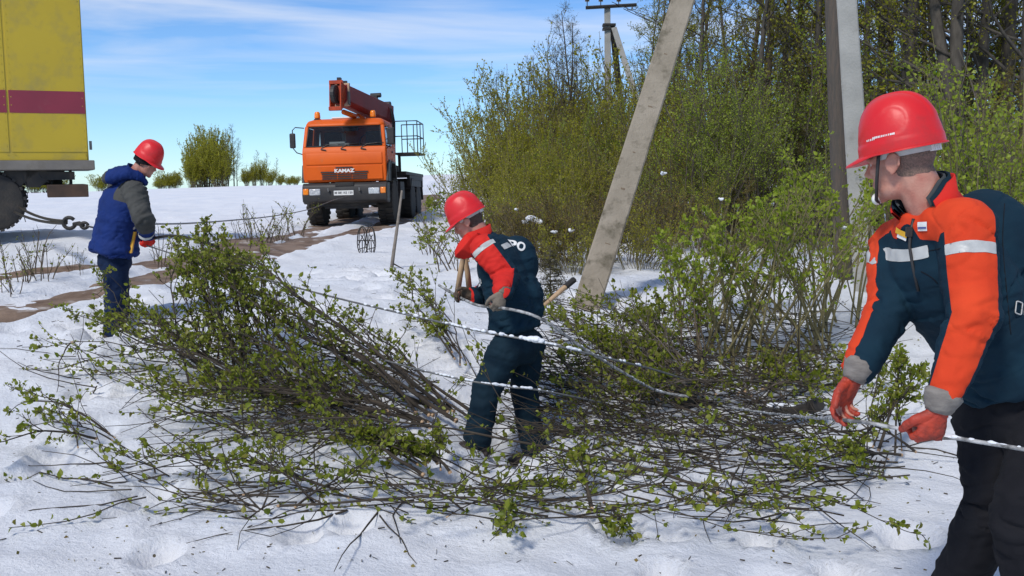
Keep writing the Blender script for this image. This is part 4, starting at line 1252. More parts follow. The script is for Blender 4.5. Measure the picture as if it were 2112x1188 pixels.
worker3, HW3, hM3, HLW3, hel3 = person('worker in teal and orange-red jacket bending in the right foreground', J3,
    dict(vox=.0065, s=1.0, seed=3, trouser_mat=M_BLKC, cut=cut3, strap=True, hair=M_HAIR, extra=[lambda m: m.sphere(P(2025, 520, 3.22), 1, 18, 12, (.17, .17, .20)), lambda m: m.sphere(P(2085, 640, 3.25), 1, 18, 12, (.18, .18, .22))], jw=1.02, trouser=1.05, hgt=.170))
M_SHIRT = pmat('grey_shirt', (.045, .055, .06), (.035, .042, .048), scale=40, rough=.9, bump=.2, bscale=200)
_hb = BVHTree.FromPolygons([tuple(v_.co) for v_ in hel3.data.vertices], [tuple(p_.vertices) for p_ in hel3.data.polygons])
_o = V3(0, 0, CAM_Z); _bars = MB(); _r9 = random.Random(4)
for (x0_, y0_), (x1_, y1_), n9 in (((1788, 291), (1806, 286), 5), ((1800, 285), (1846, 275), 13)):
    for k in range(n9):
        t_ = k / n9; cs = []
        wv = (1 / n9) * _r9.uniform(.45, .85)
        for tt_, up_px in ((t_, -2.1), (t_ + wv, -2.1), (t_ + wv, 2.1), (t_, 2.1)):
            r_ = _hb.ray_cast(_o, (P(lerp(x0_, x1_, tt_), lerp(y0_, y1_, tt_) - up_px * -1, 3) - _o).normalized())
            if r_[0] is not None: cs.append(r_[0] + r_[1] * .0012)
        if len(cs) == 4: b9 = len(_bars.v); _bars.v += [tuple(c) for c in cs]; _bars.f.append((b9, b9 + 1, b9 + 2, b9 + 3))
tag(_bars.build('lettering', M_WHITE, hel3, fix=False), kind='stuff')
collar(worker3, M_SHIRT, J3, hM3, 1, .084, -.03, .090, .004, 35, 'shirt_collar')
collar(worker3, M_REDC2, J3, hM3, 1, .102, -.045, .074, .010, 42, 'jacket_collar')
collar(worker3, M_TEALB, J3, hM3, 1, .094, -.04, .086, .008, 40, 'collar_lining')

# ================= worker in the middle, seen from behind and left
cf2 = V3(-.86, .42, -.28).normalized()
XB2 = [lambda m: m.sphere(P(1066, 545, 6.78), 1, 18, 12, (.15, .15, .20)), lambda m: m.sphere(P(1080, 620, 6.70), 1, 18, 12, (.14, .15, .20))]
J2 = dict(root=V3(-.02, 6.65, gz(-.02, 6.65)), head=P(966, 456, 6.64), hf=V3(-.86, .12, -.50), hu=V3(-.3, 0, 1), cf=cf2,
          neck=P(993, 496, 6.64), SL=P(1000, 512, 6.48), SR=P(1033, 512, 6.80), chest=P(1037, 565, 6.66), waist=P(1058, 635, 6.62), pelvis=P(1064, 700, 6.62), hem=P(1062, 676, 6.62),
          EL=P(1046, 574, 6.40), ER=P(1012, 605, 6.92), WL=P(1036, 602, 6.22), WR=P(976, 612, 6.78), toe=V3(-.85, .3, 0))
lf2 = V3(-.44, -.90, 0).normalized()
J2['HL'] = J2['pelvis'] + lf2 * .09 + V3(-.02, 0, -.05); J2['HR'] = J2['pelvis'] - lf2 * .09 + V3(.04, 0, -.05)
J2['KL'] = P(1003, 800, 6.5); J2['KR'] = P(1080, 800, 6.75)
for q, px_, d_ in (('L', 985, 6.45), ('R', 1102, 6.70)):
    a_ = P(px_, 890, d_); J2['A' + q] = V3(a_.x, a_.y, gz(a_.x, a_.y) + .08)
J2['handL'] = dict(fd=V3(-.25, -.30, -.92), td=V3(-.85, -.45, .0), pn=V3(.3, .8, -.3), curls=((50, 65, 45),) * 4, thumb=(30, 30), mat=M_GLOVE_G, cuff=M_GLOVE_G, cuff_r=.85, vox=.006)
J2['handR'] = dict(fd=V3(-.95, .05, .15), td=V3(.1, -.35, .93), pn=V3(-.1, -.9, -.4), curls=((40, 60, 40),) * 4, thumb=(25, 30), mat=M_GLOVE_B, cuff=M_GLOVE_B, cuff_r=.85, vox=.006)

def cut2(t, v, tr, J, s, uL):
    ax = (J['neck'] - J['pelvis']).normalized(); cfp = (cf2 - ax * cf2.dot(ax)).normalized(); lft = ax.cross(cfp)
    L = (J['neck'] - J['pelvis']).length
    def fields(v):
        rel = v - np.array(J['pelvis'])
        return rel @ np.array(ax), rel @ np.array(cfp), rel @ np.array(lft)
    h, fx, ly = fields(v)
    sL, dL, aL = arm_field(v, J, 'L', V3(-.35, -1, .1)); sR, dR, aR = arm_field(v, J, 'R', V3(-.4, .9, 0))
    band = np.minimum(.018 - np.abs(sL - .015), np.minimum(.115 - dL, .095 - np.abs(aL + .02)))
    back = np.minimum(np.minimum(.018 - np.abs(h - (L - .085)), -.045 - fx), .055 - np.abs(ly - .0))
    front = np.minimum(np.minimum(.018 - np.abs(h - (L - .25)), fx - .04), .09 - np.abs(ly - .08))
    V, strip, rest, _ = split_by(v, tr, np.maximum(np.maximum(band, back), front))
    va = np.array(V); h, fx, ly = fields(va)
    sL, dL, aL = arm_field(va, J, 'L', V3(-.35, -1, .1)); sR, dR, aR = arm_field(va, J, 'R', V3(-.4, .9, 0))
    redL = np.minimum(np.minimum(.088 - np.abs(aL + .004), .125 - dL), sL + .08)
    redR = np.minimum(np.minimum(.08 - np.abs(aR), .12 - dR), sR + .05)
    tt, dd, qq = seg_info(va, J['SL'], J['neck'])
    yk = np.minimum(np.minimum(.075 - np.abs(qq @ np.array(cfp) - .02), .15 - dd), (va - np.array(J['SL'])) @ np.array(ax) - .0)
    V2, rd, teal, _ = split_by(V, rest, np.maximum(np.maximum(redL, redR), yk))
    j = tri_obj('jacket', V2, teal, M_TEAL, t)
    tri_objs('sleeve_panel', V2, rd, M_REDC2, j, .001)
    tri_objs('reflective_strip', V, strip, M_STRIP, j, .003)
    bv = bvh_of(v, tr)
    o = V3(0, 0, CAM_Z)
    def hit(px, py):
        r = bv.ray_cast(o, (P(px, py, 6.5) - o).normalized()); return (r[0], r[1]) if r[0] is not None else (P(px, py, 6.6), V3(0, -1, 0))
    p, n = hit(1066, 507)
    nb = (-cfp + V3(0, -.4, 0)).normalized(); ux = (lft * -1.0); ux = (V3(.60, .45, -.50)); ux = (ux - nb * ux.dot(nb)).normalized(); uy = nb.cross(ux)
    pt, fs = text2d('РО', .085, .004, .80)
    x0 = min(a for a, b in pt)
    pt = [(a - x0 - .045, b) for a, b in pt]
    decal('lettering', pt, fs, p, ux, uy, bv, M_WHITE, j, .005)
    p, n = hit(978, 585); n = (n + V3(-.3, -.7, 0)).normalized(); u_ = V3(.75, 0, .66); u_ = (u_ - n * u_.dot(n)).normalized(); pt, fs = grid2d(.085, .05, 5, 3)
    decal('badge', pt, fs, p, u_, n.cross(u_), bv, M_WHITE, j, .006)
    return j
worker2, HW2, hM2, HLW2, hel2 = person('worker with red sleeves seen from behind, pulling a white cable across the brush', J2,
    dict(vox=.0095, s=1.0, seed=8, trouser_mat=M_TEALB, cut=cut2, hair=M_HAIRD, detail=0, extra=XB2, jw=1.02, arm=1.12, trouser=1.08, fold=1.4, hgt=.160))
collar(worker2, M_REDC2, J2, hM2, 1, .092, -.05, .085, .012, 20, 'jacket_collar', .010)
lp = MB()
lp.quad_strip([[P(936, 528, 6.56), P(938, 531, 6.60), P(940, 525, 6.60)], [P(952, 512, 6.50), P(957, 536, 6.58), P(960, 510, 6.60)], [P(972, 488, 6.46), P(982, 530, 6.52), P(985, 492, 6.62)], [P(985, 478, 6.46), P(996, 520, 6.48), P(1000, 485, 6.6)]])
v_, f_ = remesh(lp, .007, 1); tri_obj('lapel', [tuple(p) for p in v_], tri_list(f_), M_REDC2, worker2)
lp.tube([P(938, 524, 6.58), P(952, 512, 6.58), P(972, 492, 6.6)], [.012, .040, .05], 10); v_, f_ = remesh(lp, .009, 3); tri_obj('lapel', [tuple(p) for p in v_], tri_list(f_), M_REDC2, worker2)

# ================= worker on the left, by the van
cf1 = V3(.86, .42, -.25).normalized()
J1 = dict(root=V3(-3.62, 9.15, gz(-3.62, 9.15)), head=P(303, 334, 9.15), hf=V3(.86, -.18, -.50), hu=V3(.3, 0, 1), cf=cf1,
          neck=P(270, 374, 9.17), SR=P(277, 396, 8.97), SL=P(246, 392, 9.34), chest=P(252, 428, 9.18), waist=P(240, 485, 9.18), pelvis=P(237, 530, 9.18), hem=P(234, 522, 9.18),
          ER=P(296, 452, 8.88), EL=P(276, 462, 9.45), WR=P(305, 488, 9.05), WL=P(303, 492, 9.28), toe=V3(.9, .1, 0))
lf1 = V3(-.44, .90, 0).normalized()
J1['HL'] = J1['pelvis'] + lf1 * .09 + V3(0, 0, -.05); J1['HR'] = J1['pelvis'] - lf1 * .09 + V3(0, 0, -.05)
J1['KL'] = P(246, 612, 9.28); J1['KR'] = P(238, 612, 9.05)
for q, px_, d_ in (('L', 252, 9.32), ('R', 234, 9.02)):
    a_ = P(px_, 680, d_); J1['A' + q] = V3(a_.x, a_.y, gz(a_.x, a_.y) + .06)
J1['handR'] = dict(fd=V3(-.25, .2, -.55), td=V3(.8, .5, .2), pn=V3(-.4, .8, 0), curls=((45, 65, 40),) * 4, mat=M_REDC2, cuff=M_BLKC, cuff_r=.9, vox=.008)
J1['handL'] = dict(fd=V3(.55, -.5, -.45), td=V3(.5, .5, .7), pn=V3(-.4, -.6, .2), curls=((45, 65, 40),) * 4, mat=M_REDC2, cuff=M_BLKC, cuff_r=.9, vox=.008)

def cut1(t, v, tr, J, s, uL):
    ax = (J['neck'] - J['pelvis']).normalized(); cfp = (cf1 - ax * cf1.dot(ax)).normalized(); lft = ax.cross(cfp)
    L = (J['neck'] - J['pelvis']).length
    rel = v - np.array(J['pelvis']); h = rel @ np.array(ax)
    sR, dR, aR = arm_field(v, J, 'R', V3(.6, -1, .3))
    band = np.minimum(.013 - np.abs(sR - .47), .14 - dR)
    V, strip, rest, _ = split_by(v, tr, band)
    va = np.array(V); rel = va - np.array(J['pelvis']); h = rel @ np.array(ax); fx = rel @ np.array(cfp)
    sR, dR, aR = arm_field(va, J, 'R', V3(.6, -1, .3)); sL, dL, aL = arm_field(va, J, 'L', V3(.3, 1, .3))
    grR = np.minimum(np.minimum(.15 - dR, .40 - sR), .13 - np.abs(aR - .02))
    yoke = np.minimum(h - (L - .175), L - .0 - h + .3)
    grL = np.minimum(.14 - dL, .38 - sL)
    V2, gr, bl, _ = split_by(V, rest, np.maximum(np.maximum(grR, grL), np.minimum(yoke, .20 - np.minimum(dR, dL) * 1.0)))
    j = tri_obj('jacket', V2, bl, M_BLUE, t)
    tri_objs('sleeve_panel', V2, gr, M_GREYC, j, .001)
    tri_objs('reflective_strip', V, strip, M_STRIP, j, .003)
    bv = bvh_of(v, tr); o = V3(0, 0, CAM_Z)
    MYS = pmat('yellow_piping', (.70, .36, .02), (.6, .3, .02), rough=.6)
    pts = []
    for px, py in ((277, 478), (274, 492), (271, 506), (268, 522)):
        r = bv.ray_cast(o, (P(px, py, 9) - o).normalized())
        if r[0] is not None: pts.append(r[0])
    if len(pts) > 1:
        mb = MB(); mb.quad_strip([[p + V3(-.014, -.01, 0), p + V3(.016, -.012, 0), p + V3(.016, .02, 0), p + V3(-.014, .02, 0)] for p in pts]); mb.build('pocket_trim', MYS, j)
    return j
worker1, HW1, hM1, HLW1, hel1 = person('worker in blue and grey padded jacket and red helmet beside the van tow cable', J1,
    dict(vox=.012, s=1.0, seed=12, trouser_mat=M_NAVY, cut=cut1, hair=M_HAIRD, detail=0, jw=1.28, arm=1.15, trouser=1.05, cap=True, fold=1.6))
hd = MB()
hd.sphere(P(243, 361, 9.14), 1, 16, 10, (.145, .13, .075), Euler((0, R(-22), R(20))).to_matrix())
hd.tube([P(230, 366, 9.0), P(264, 356, 8.98), P(288, 366, 9.02), P(302, 380, 9.1)], [.05, .055, .045, .03], 10)
hd.tube([P(230, 362, 9.3), P(264, 352, 9.33), P(294, 368, 9.28)], [.05, .055, .045], 10)
v_, f_ = remesh(hd, .011, 5); v_ = fold_noise(v_, normals(v_, f_), [(P(225, 372, 9.1), P(290, 372, 9.1), .008, .1)], fa=16, fr=6)
hdv = v_[:, 0] - P(222, 368, 9.1).x
Vh, a_, b_ = split_by(v_, tri_list(f_), hdv)[:3]
hood = tri_obj('hood', Vh, a_, M_BLUE, worker1); tri_obj('hood_trim', Vh, b_, M_GREYC, hood)

collar(worker1, M_BLUE, J1, hM1, 1, .105, -.06, .125, .012, 30, 'jacket_collar', .012)
for nm, J in (('w3', J3), ('w2', J2), ('w1', J1)):
    print(nm, {k: round((J[a] - J[b]).length, 2) for k, a, b in (('uaL', 'SL', 'EL'), ('faL', 'EL', 'WL'), ('uaR', 'SR', 'ER'), ('faR', 'ER', 'WR'), ('thL', 'HL', 'KL'), ('shL', 'KL', 'AL'), ('thR', 'HR', 'KR'), ('shR', 'KR', 'AR'), ('torso', 'pelvis', 'neck'), ('sh', 'SL', 'SR'), ('neck', 'neck', 'head'))})

def reparent_keep(root):
    """children were built in world coordinates: take the root's place out of the mesh data"""
    Mi_ = root.matrix_world.inverted()
    def rec(o):
        for c in o.children:
            if c.type == 'MESH': c.data.transform(Mi_)
            rec(c)
    rec(root)
bpy.context.view_layer.update()
for w_ in (worker1, worker2, worker3): reparent_keep(w_)
# ------------------------------------------------------------------ poles
M_CONC = pmat('old_concrete', (0.31, 0.265, 0.205), (0.23, 0.195, 0.145), scale=4, rough=0.9, bump=0.6, bscale=26, dirt=(0.10, 0.085, 0.055), dscale=4.5, dramp=(0.52, 0.70))
M_CONC2 = pmat('grey_concrete', (0.38, 0.37, 0.345), (0.29, 0.285, 0.265), scale=3, rough=0.9, bump=0.3, bscale=40, dirt=(0.20, 0.185, 0.16), dscale=2.2, dramp=(0.56, 0.75))
M_POLED = pmat('weathered_shade_toned_wood', (0.085, 0.075, 0.065), (0.125, 0.095, 0.075), scale=8, rough=0.95, bump=0.6, bscale=30, stretch=(6, 6, .6))  # weathered grey-brown, colour darkened for the shade beside the pale upright pole
M_STAIN = pmat('rust_stain', (0.14, 0.095, 0.06), (0.20, 0.15, 0.10), scale=20, rough=0.9)
M_BARKW = pmat('pale_stripped_wood', (0.50, 0.34, 0.20), (0.40, 0.26, 0.15), scale=14, rough=0.7, stretch=(4, 4, .5))
M_STICK = pmat('grey_dead_wood', (0.26, 0.225, 0.19), (0.16, 0.135, 0.11), scale=16, rough=0.9, bump=.4, bscale=60)
M_IRON = pmat('dark_iron', (0.025, 0.024, 0.023), (0.05, 0.042, 0.035), scale=20, rough=0.6, metal=0.3, bump=.2)
M_PORC = pmat('dark_porcelain', (0.05, 0.035, 0.03), (0.035, 0.025, 0.02), rough=0.2)
M_CAST = pmat('grey_cast_metal', (0.085, 0.085, 0.082), (0.05, 0.05, 0.047), scale=18, rough=0.55, metal=.3, bump=.35, bscale=60)
M_WIRE = pmat('aluminium_wire', (0.20, 0.20, 0.195), (0.11, 0.11, 0.105), scale=30, rough=0.5, metal=.3)
M_WIREW = pmat('frosted_wire', (0.10, 0.10, 0.098), (0.50, 0.50, 0.50), scale=26, rough=0.8, bump=.8, bscale=120, ramp=(.38, .66))
M_SNOWC = pmat('snow_clump', (0.80, 0.82, 0.85), (0.70, 0.73, 0.78), scale=12, rough=0.8, bump=.5, bscale=50)

def concrete_pole(name, base, top, w0, w1, d0, d1, mat, face=V3(0, -1, 0), notches=(), parent=None):
    base, top = Vector(base), Vector(top); ax = (top - base).normalized()
    fz = (Vector(face) - ax * ax.dot(Vector(face))).normalized(); sx = ax.cross(fz)
    rings = []; n = 26; rr = random.Random(3)
    for i in range(n + 1):
        t = i / n; c = base.lerp(top, t); w = lerp(w0, w1, t) / 2; d = lerp(d0, d1, t) / 2; ch = w * .12
        pts = [(-w + ch, d), (w - ch, d), (w, d - ch), (w * .82, -d), (-w * .82, -d), (-w, d - ch)]
        rings.append([c + sx * (a + rr.uniform(-.002, .002)) + fz * (b + rr.uniform(-.002, .002)) for a, b in pts])
    mb = MB(); mb.quad_strip(rings)
    o = mb.build(name, mat, parent)
    o.data.set_sharp_from_angle(angle=R(30))
    for k, t in enumerate(notches):
        c = base.lerp(top, t); d = lerp(d0, d1, t) / 2
        mm = Matrix((sx, ax, fz)).transposed()
        MB().box(c + fz * (d - .006) + sx * rr.uniform(-.02, .03), (rr.uniform(.02, .06), rr.uniform(.008, .022), .0145), mm).build('form_mark', M_STAIN, o)
    return o

pb, pt_ = P(1211, 628, 10.0), P(1409, 0, 11.6)
pb = pb - (pt_ - pb).normalized() * .5
Lp = (pt_ - pb).length
top_ = pb + (pt_ - pb).normalized() * 8.6
lean = concrete_pole('leaning_pole', pb, top_, .275, .25, .20, .17, M_CONC, V3(-.12, -1, .1), [.135, .21, .262, .33, .41])
tag(lean, 'weathered concrete pole leaning to the right out of the snow', 'pole')
lp_ = concrete_pole('concrete_pole', P(1792, 640, 11.0) - V3(0, 0, .2), P(1700, -700, 11.0), .25, .165, .20, .15, M_CONC2, V3(-.35, -1, 0))
tag(lp_, 'pale grey upright concrete pole behind the helmet of the foreground worker', 'pole')
dp = MB(); dp.tube([P(1742, 640, 12.2) - V3(0, 0, .2), P(1738, 500, 12.2), P(1726, 240, 12.2), P(1718, 0, 12.2), P(1700, -600, 12.2)], [.115, .11, .10, .095, .08], 12)
dpo = dp.build('wooden_pole', M_POLED, None, smooth=True)
tag(dpo, 'weathered pole in a shade-darkened tone close to the left of the pale upright pole', 'pole')

# far line pole with cross arm and two struts
UD = 32.0
up_ = empty('utility_pole', P(1258, 430, UD)); ub_ = up_.location.copy()
tag(up_, 'distant power line pole with iron cross arm, insulators and two struts', 'utility pole')
def loc_(p): return Vector(p) - ub_
concrete_pole('pole_shaft', loc_(P(1257, 470, UD)), loc_(P(1253, 12, UD)), .25, .19, .22, .17, M_CONC2, V3(-.2, -1, 0), parent=up_)
MB().tube([loc_(P(1208, 16, UD - .15)), loc_(P(1313, 10, UD - .15))], .055, 6).build('cross_arm', M_IRON, up_)
for px_ in (1211, 1239, 1276):
    c_ = loc_(P(px_, 12, UD - .15))
    a_ = MB().lathe([(.015, 0), (.015, .12), (.07, .13), (.075, .17), (.05, .19), (.07, .21), (.06, .27), (.02, .29)], c_, n=12).build('insulator', M_PORC, up_, smooth=50)
for px_, py_ in ((1292, 12), (1302, 11)):
    MB().tube([loc_(P(px_, py_, UD - .2)), loc_(P(px_ + 2, py_ + 8, UD - .2)), loc_(P(px_ + 8, py_ + 9, UD - .2)), loc_(P(px_ + 14, py_ + 2, UD - .2))], .012, 5).build('wire_loop', M_IRON, up_)
for py_ in (52, 60): MB().box(loc_(P(1256, py_, UD)), (.40, .34, .07)).build('clamp', M_IRON, up_)
concrete_pole('strut', loc_(P(1266, 58, UD - .1)), loc_(P(1352, 330, UD - 1)), .17, .20, .15, .17, M_CONC2, V3(0, -1, 0), parent=up_)
concrete_pole('strut', loc_(P(1263, 60, UD + .2)), loc_(P(1296, 360, UD + 2.5)), .19, .22, .15, .17, M_POLED, V3(0, -1, 0), parent=up_)
def sag(a, b, s, n=14):
    return [a.lerp(b, i / n) - V3(0, 0, s * 4 * (i / n) * (1 - i / n)) for i in range(n + 1)]
for k, (py0, py1) in enumerate(((4, 30), (18, 48), (26, 60))):
    w = MB().tube(sag(P(1262 + k * 24, py0, UD), P(1560, py1 + 60, 27), .15), .012, 4).build('power_line', M_IRON, None)
    tag(w, 'thin power line running from the distant cross arm into the trees', 'power line', 'power lines at the distant pole')

# ------------------------------------------------------------------ loose sticks, stakes and irons
def stick(name, pts, rad, mat, label, cat='stick', group=None, sides=7):
    o = MB().tube(pts, rad, sides).build(name, mat, None, smooth=True)
    return tag(o, label, cat, group)
s0 = ground_hit(806, 552); sd_ = s0.y; s0.z = gz(s0.x, s0.y) - .1
stick('stick', [s0, P(812, 520, sd_), P(819, 470, sd_), P(829, 393, sd_ + .1)], [.028, .024, .021, .015], M_STICK, 'pale grey stick standing upright in the snow before the crane truck')
s1 = P(812, 544, sd_)
stick('twig', [s1, P(828, 553, sd_ - .1), P(837, 558, sd_ - .2)], [.010, .008, .006], M_IRON, 'short dark twig at the foot of the upright grey stick', 'twig')
stick('broken_branch', [P(1184, 577, 8.9), P(1160, 597, 8.8), P(1118, 634, 8.7)], [.026, .024, .018], M_BARKW, 'pale broken branch resting on the snow by the leaning pole', 'branch')
MB().tube([P(1184, 577, 8.9), P(1166, 592, 8.82)], [.030, .029], 7).build('bark', M_IRON, bpy.data.objects['broken_branch'])
for k, (pp, lb) in enumerate(((((943, 606, 6.85), (950, 560, 6.83), (957, 522, 6.8)), 'pale bare wooden stake just in front of the chest of the middle worker'),
                              (((968, 596, 6.95), (964, 560, 6.93), (956, 518, 6.9)), 'pale stake leaning in behind the front stake at the middle worker'))):
    stick('wooden_stake', [P(*q) for q in pp] , [.021, .020, .017], M_BARKW, lb, 'stake')

def hoop_iron(px, d, rz, label):
    """pole climbing iron: a bent tube hoop with cross braces, stuck in the snow"""
    b = ground_hit(px, 520); z = gz(b.x, b.y)
    t = empty('climbing_iron', (b.x, b.y + d, z - .03), (0, 0, R(rz))); t.scale = (b.y / 20.5,) * 3
    tag(t, label, 'climbing iron', 'climbing irons in the snow')
    o = MB(); o.tube([V3(.105 * math.sin(a) * (1.0 if math.cos(a) > 0 else 1.05), 0, .29 + .30 * math.cos(a)) for a in np.linspace(R(-150), R(150), 24)], .011, 6); o.build('hoop', M_IRON, t, smooth=True)
    o = MB(); o.tube([V3(.062 * math.sin(a), .05, .30 + .27 * math.cos(a)) for a in np.linspace(R(-150), R(150), 20)], .009, 6); o.build('inner_hoop', M_IRON, t, smooth=True)
    for p, q in (((-.10, 0, .30), (.10, 0, .30)), ((-.09, 0, .20), (.03, .03, .42)), ((.09, 0, .20), (-.03, .03, .42)), ((0, .02, .30), (0, .04, .02)), ((-.08, 0, .12), (.08, .02, .16))):
        MB().tube([V3(*p), V3(*q)], .010, 6).build('brace', M_IRON, t)
    return t
hoop_iron(748, 0, 20, 'left of two dark iron hoops with braces standing in the snow')
hoop_iron(767, -.12, -15, 'right of two dark iron hoops with braces standing in the snow')

# ------------------------------------------------------------------ tow sling and wires
def wpath(pts, n=8): return smooth_path([P(*p) for p in pts], n)
sl = empty('tow_sling', P(140, 459, 12.5)); so = sl.location.copy()
tag(sl, 'dark doubled tow rope with hook and shackle running from the van', 'tow rope')
for a, c in (((40, 428, 15.2), (137, 456, 12.6)), ((30, 437, 15.2), (137, 460, 12.6))):
    MB().tube([p - so for p in sag(P(*a), P(*c), .05)], .021, 6).build('rope', M_IRON, sl, smooth=True)
MB().tube([V3(.075 * math.cos(a), .0, -.0 + .068 * math.sin(a)) + (P(143, 460, 12.5) - so) for a in np.linspace(R(40), R(350), 16)], .024, 8).build('hook', M_IRON, sl, smooth=True)
MB().tube([P(152, 462, 12.45) - so, P(164, 461, 12.4) - so, P(172, 465, 12.3) - so], [.022, .030, .022], 8).build('shackle', M_IRON, sl, smooth=True)
MB().tube([V3(.045 * math.cos(a), .0, .035 * math.sin(a)) + (P(174, 465, 12.3) - so) for a in np.linspace(0, R(350), 14)], .02, 6).build('link', M_IRON, sl, smooth=True)
MB().tube([p - so for p in wpath([(178, 466, 12.2), (215, 474, 11.2), (260, 482, 10.0), (300, 490, 9.25)])], .012, 6).build('wire_rope', M_IRON, sl, smooth=True)

w = MB().tube(wpath([(722, 404, 26.7), (690, 412, 25.5), (636, 432, 23.5), (560, 446, 19), (470, 455, 15.0), (380, 461, 11.8), (300, 462, 10.2)]), .010, 6).build('winch_cable', M_WIRE, None, smooth=True)
tag(w, 'thin winch cable stretched from the crane truck bumper to the left worker', 'cable')
hL1 = P(306, 494, 9.14)
w = MB().tube(smooth_path([hL1, P(345, 487, 8.9), P(385, 490, 8.6), P(450, 508, 8.2)], 8), .013, 6).build('wire', M_IRON, None, smooth=True)
tag(w, 'short dark wire end reaching right from the red glove of the left worker', 'wire')
def snow_on(path, lo, hi, parent, seed, r=.02, name='snow_crust', every=1):
    """a crust of snow lying along the upper side of a wire"""
    rr = random.Random(seed); mb = MB(); n = len(path)
    for i in range(int(n * lo), int(n * hi), every):
        p = path[i]
        if rr.random() < .30 + .35 * noise.noise(V3(i * .35, seed, 0)): continue
        k = rr.uniform(.35, 1.15)
        d = (path[min(i + 1, n - 1)] - path[max(i - 1, 0)]).normalized()
        f = frame(d)
        mb.sphere(p + V3(0, 0, r * .45 * k), r * k, 8, 6, (rr.uniform(1.2, 2.4), .8, .75), f)
    v, f = remesh(mb, max(.0035, r * .22), 2)
    v = v + normals(v, f) * np.array([[r * .22 * noise.noise(Vector(p) * 45)] for p in v])
    return tag(tri_obj(name, [tuple(p) for p in v], tri_list(f), M_SNOWC, parent), kind='stuff')
pw = wpath([(292, 503, 9.12), (400, 537, 8.6), (510, 566, 8.1), (700, 616, 7.4), (880, 658, 6.7), (980, 681, 6.25), (1115, 706, 6.05), (1250, 738, 6.2), (1340, 760, 6.6), (1400, 778, 6.9)], 14)
w = MB().tube(pw, .0075, 6).build('wire', M_WIRE, None, smooth=True)
tag(w, 'long fallen wire from the left worker past the middle worker, crusted with snow', 'wire')
snow_on(pw, .36, .86, w, 1, .015)
lump = MB()
for px_, r_ in ((1082, .014), (1092, .022), (1102, .026), (1111, .020), (1000, .015), (1036, .016)):
    q = min(pw, key=lambda p: abs(pix(p)[0] - px_)); lump.sphere(q + V3(0, -.01, r_ * .5), r_, 10, 8, (1.3, 1, .8))
v_, f_ = remesh(lump, .004, 2); v_ = v_ + normals(v_, f_) * np.array([[.005 * noise.noise(Vector(p) * 40)] for p in v_])
tag(tri_obj('snow_lump', [tuple(p) for p in v_], tri_list(f_), M_SNOWC, w), kind='stuff')
hand2 = J2['WL'] + V3(-.02, -.03, -.095); hand2r = J2['WR'] + V3(-.09, -.03, .0)
pc = smooth_path([P(905, 588, 6.9), hand2r, hand2r.lerp(hand2, .5) + V3(0, -.02, -.02), hand2, P(1110, 655, 6.1), P(1200, 716, 6.25), P(1280, 765, 6.45), P(1350, 804, 6.7), P(1420, 818, 6.8)], 12)
w = MB().tube(pc, .0095, 7).build('cable', M_WIREW, None, smooth=True)
tag(w, 'white frosted cable held in both gloves of the middle worker', 'cable')
snow_on(pc, .62, .98, w, 2, .010)
pl_ = wpath([(790, 742, 6.9), (870, 764, 6.4), (965, 785, 6.15), (1050, 798, 6.15), (1120, 806, 6.2), (1240, 830, 6.5)], 12)
w = MB().tube(pl_, .007, 6).build('wire', M_WIRE, None, smooth=True)
tag(w, 'lower snow-crusted wire crossing the shins of the middle worker', 'wire')
snow_on(pl_, .2, .85, w, 3, .012)
gl3 = J3['WL'] + V3(.0, .035, -.105); gr3 = P(1735, 864, 3.13)
p3 = smooth_path([P(1480, 835, 6.5), P(1570, 850, 5.6), P(1660, 860, 4.2), gr3, P(1800, 872, 3.05), P(1870, 886, 2.95), gl3, P(1990, 906, 2.82), P(2112, 926, 2.7), P(2300, 955, 2.5)], 14)
p3 = [p + V3(0, 0, .006 * noise.noise(p * 7)) for p in p3]
w = MB().tube(p3, .0062, 7).build('cable', M_WIREW, None, smooth=True)
tag(w, 'snow-covered cable held in the orange gloves of the foreground worker', 'cable')
snow_on(p3, .05, .36, w, 4, .007); snow_on(p3, .72, .99, w, 5, .0085)

# cast insulator cap and a dropped clamp in the brush
it = empty('insulator', Pg(1416, 800, .10)); tag(it, 'round grey cast insulator with raised marks lying in the brush', 'insulator')
ia = V3(.25, -.55, .78).normalized(); it.scale = (1.15, 1.15, 1.15)
MB().lathe([(.004, .075), (.035, .074), (.060, .062), (.078, .035), (.082, .0), (.078, -.03), (.090, -.045), (.092, -.07), (.080, -.085), (.05, -.12), (.0, -.125)], (0, 0, 0), ia, 28).build('cap', M_CAST, it, smooth=40)
for rr_, hh in ((.084, .004), (.0835, .018)): MB().tube([V3(*(ia * hh)) + (ia.orthogonal().normalized() * math.cos(a) + ia.cross(ia.orthogonal().normalized()) * math.sin(a)) * rr_ for a in np.linspace(0, 2 * math.pi, 30)], .004, 5, False).build('rib', M_CAST, it, smooth=True)
MB().tube([ia * -.12, V3(.12, -.02, -.10), V3(.26, -.04, -.12)], [.022, .018, .018], 8).build('pin', M_IRON, it, smooth=True)
cl_ = empty('wire_clamp', Pg(1622, 846, .10)); tag(cl_, 'dark metal wire clamp with snow on it left of the far orange glove', 'clamp')
cl_.scale = (1.7, 1.7, 1.7); MB().box((0, 0, 0), (.20, .04, .032), Euler((0, R(-4), R(6))).to_matrix()).build('clamp_body', M_IRON, cl_, bevel=.006)
MB().lathe([(.020, -.03), (.028, -.028), (.028, .03), (.02, .032)], (.11, -.01, .02), V3(.3, -.8, .4), 14).build('clamp_eye', M_IRON, cl_, smooth=40)
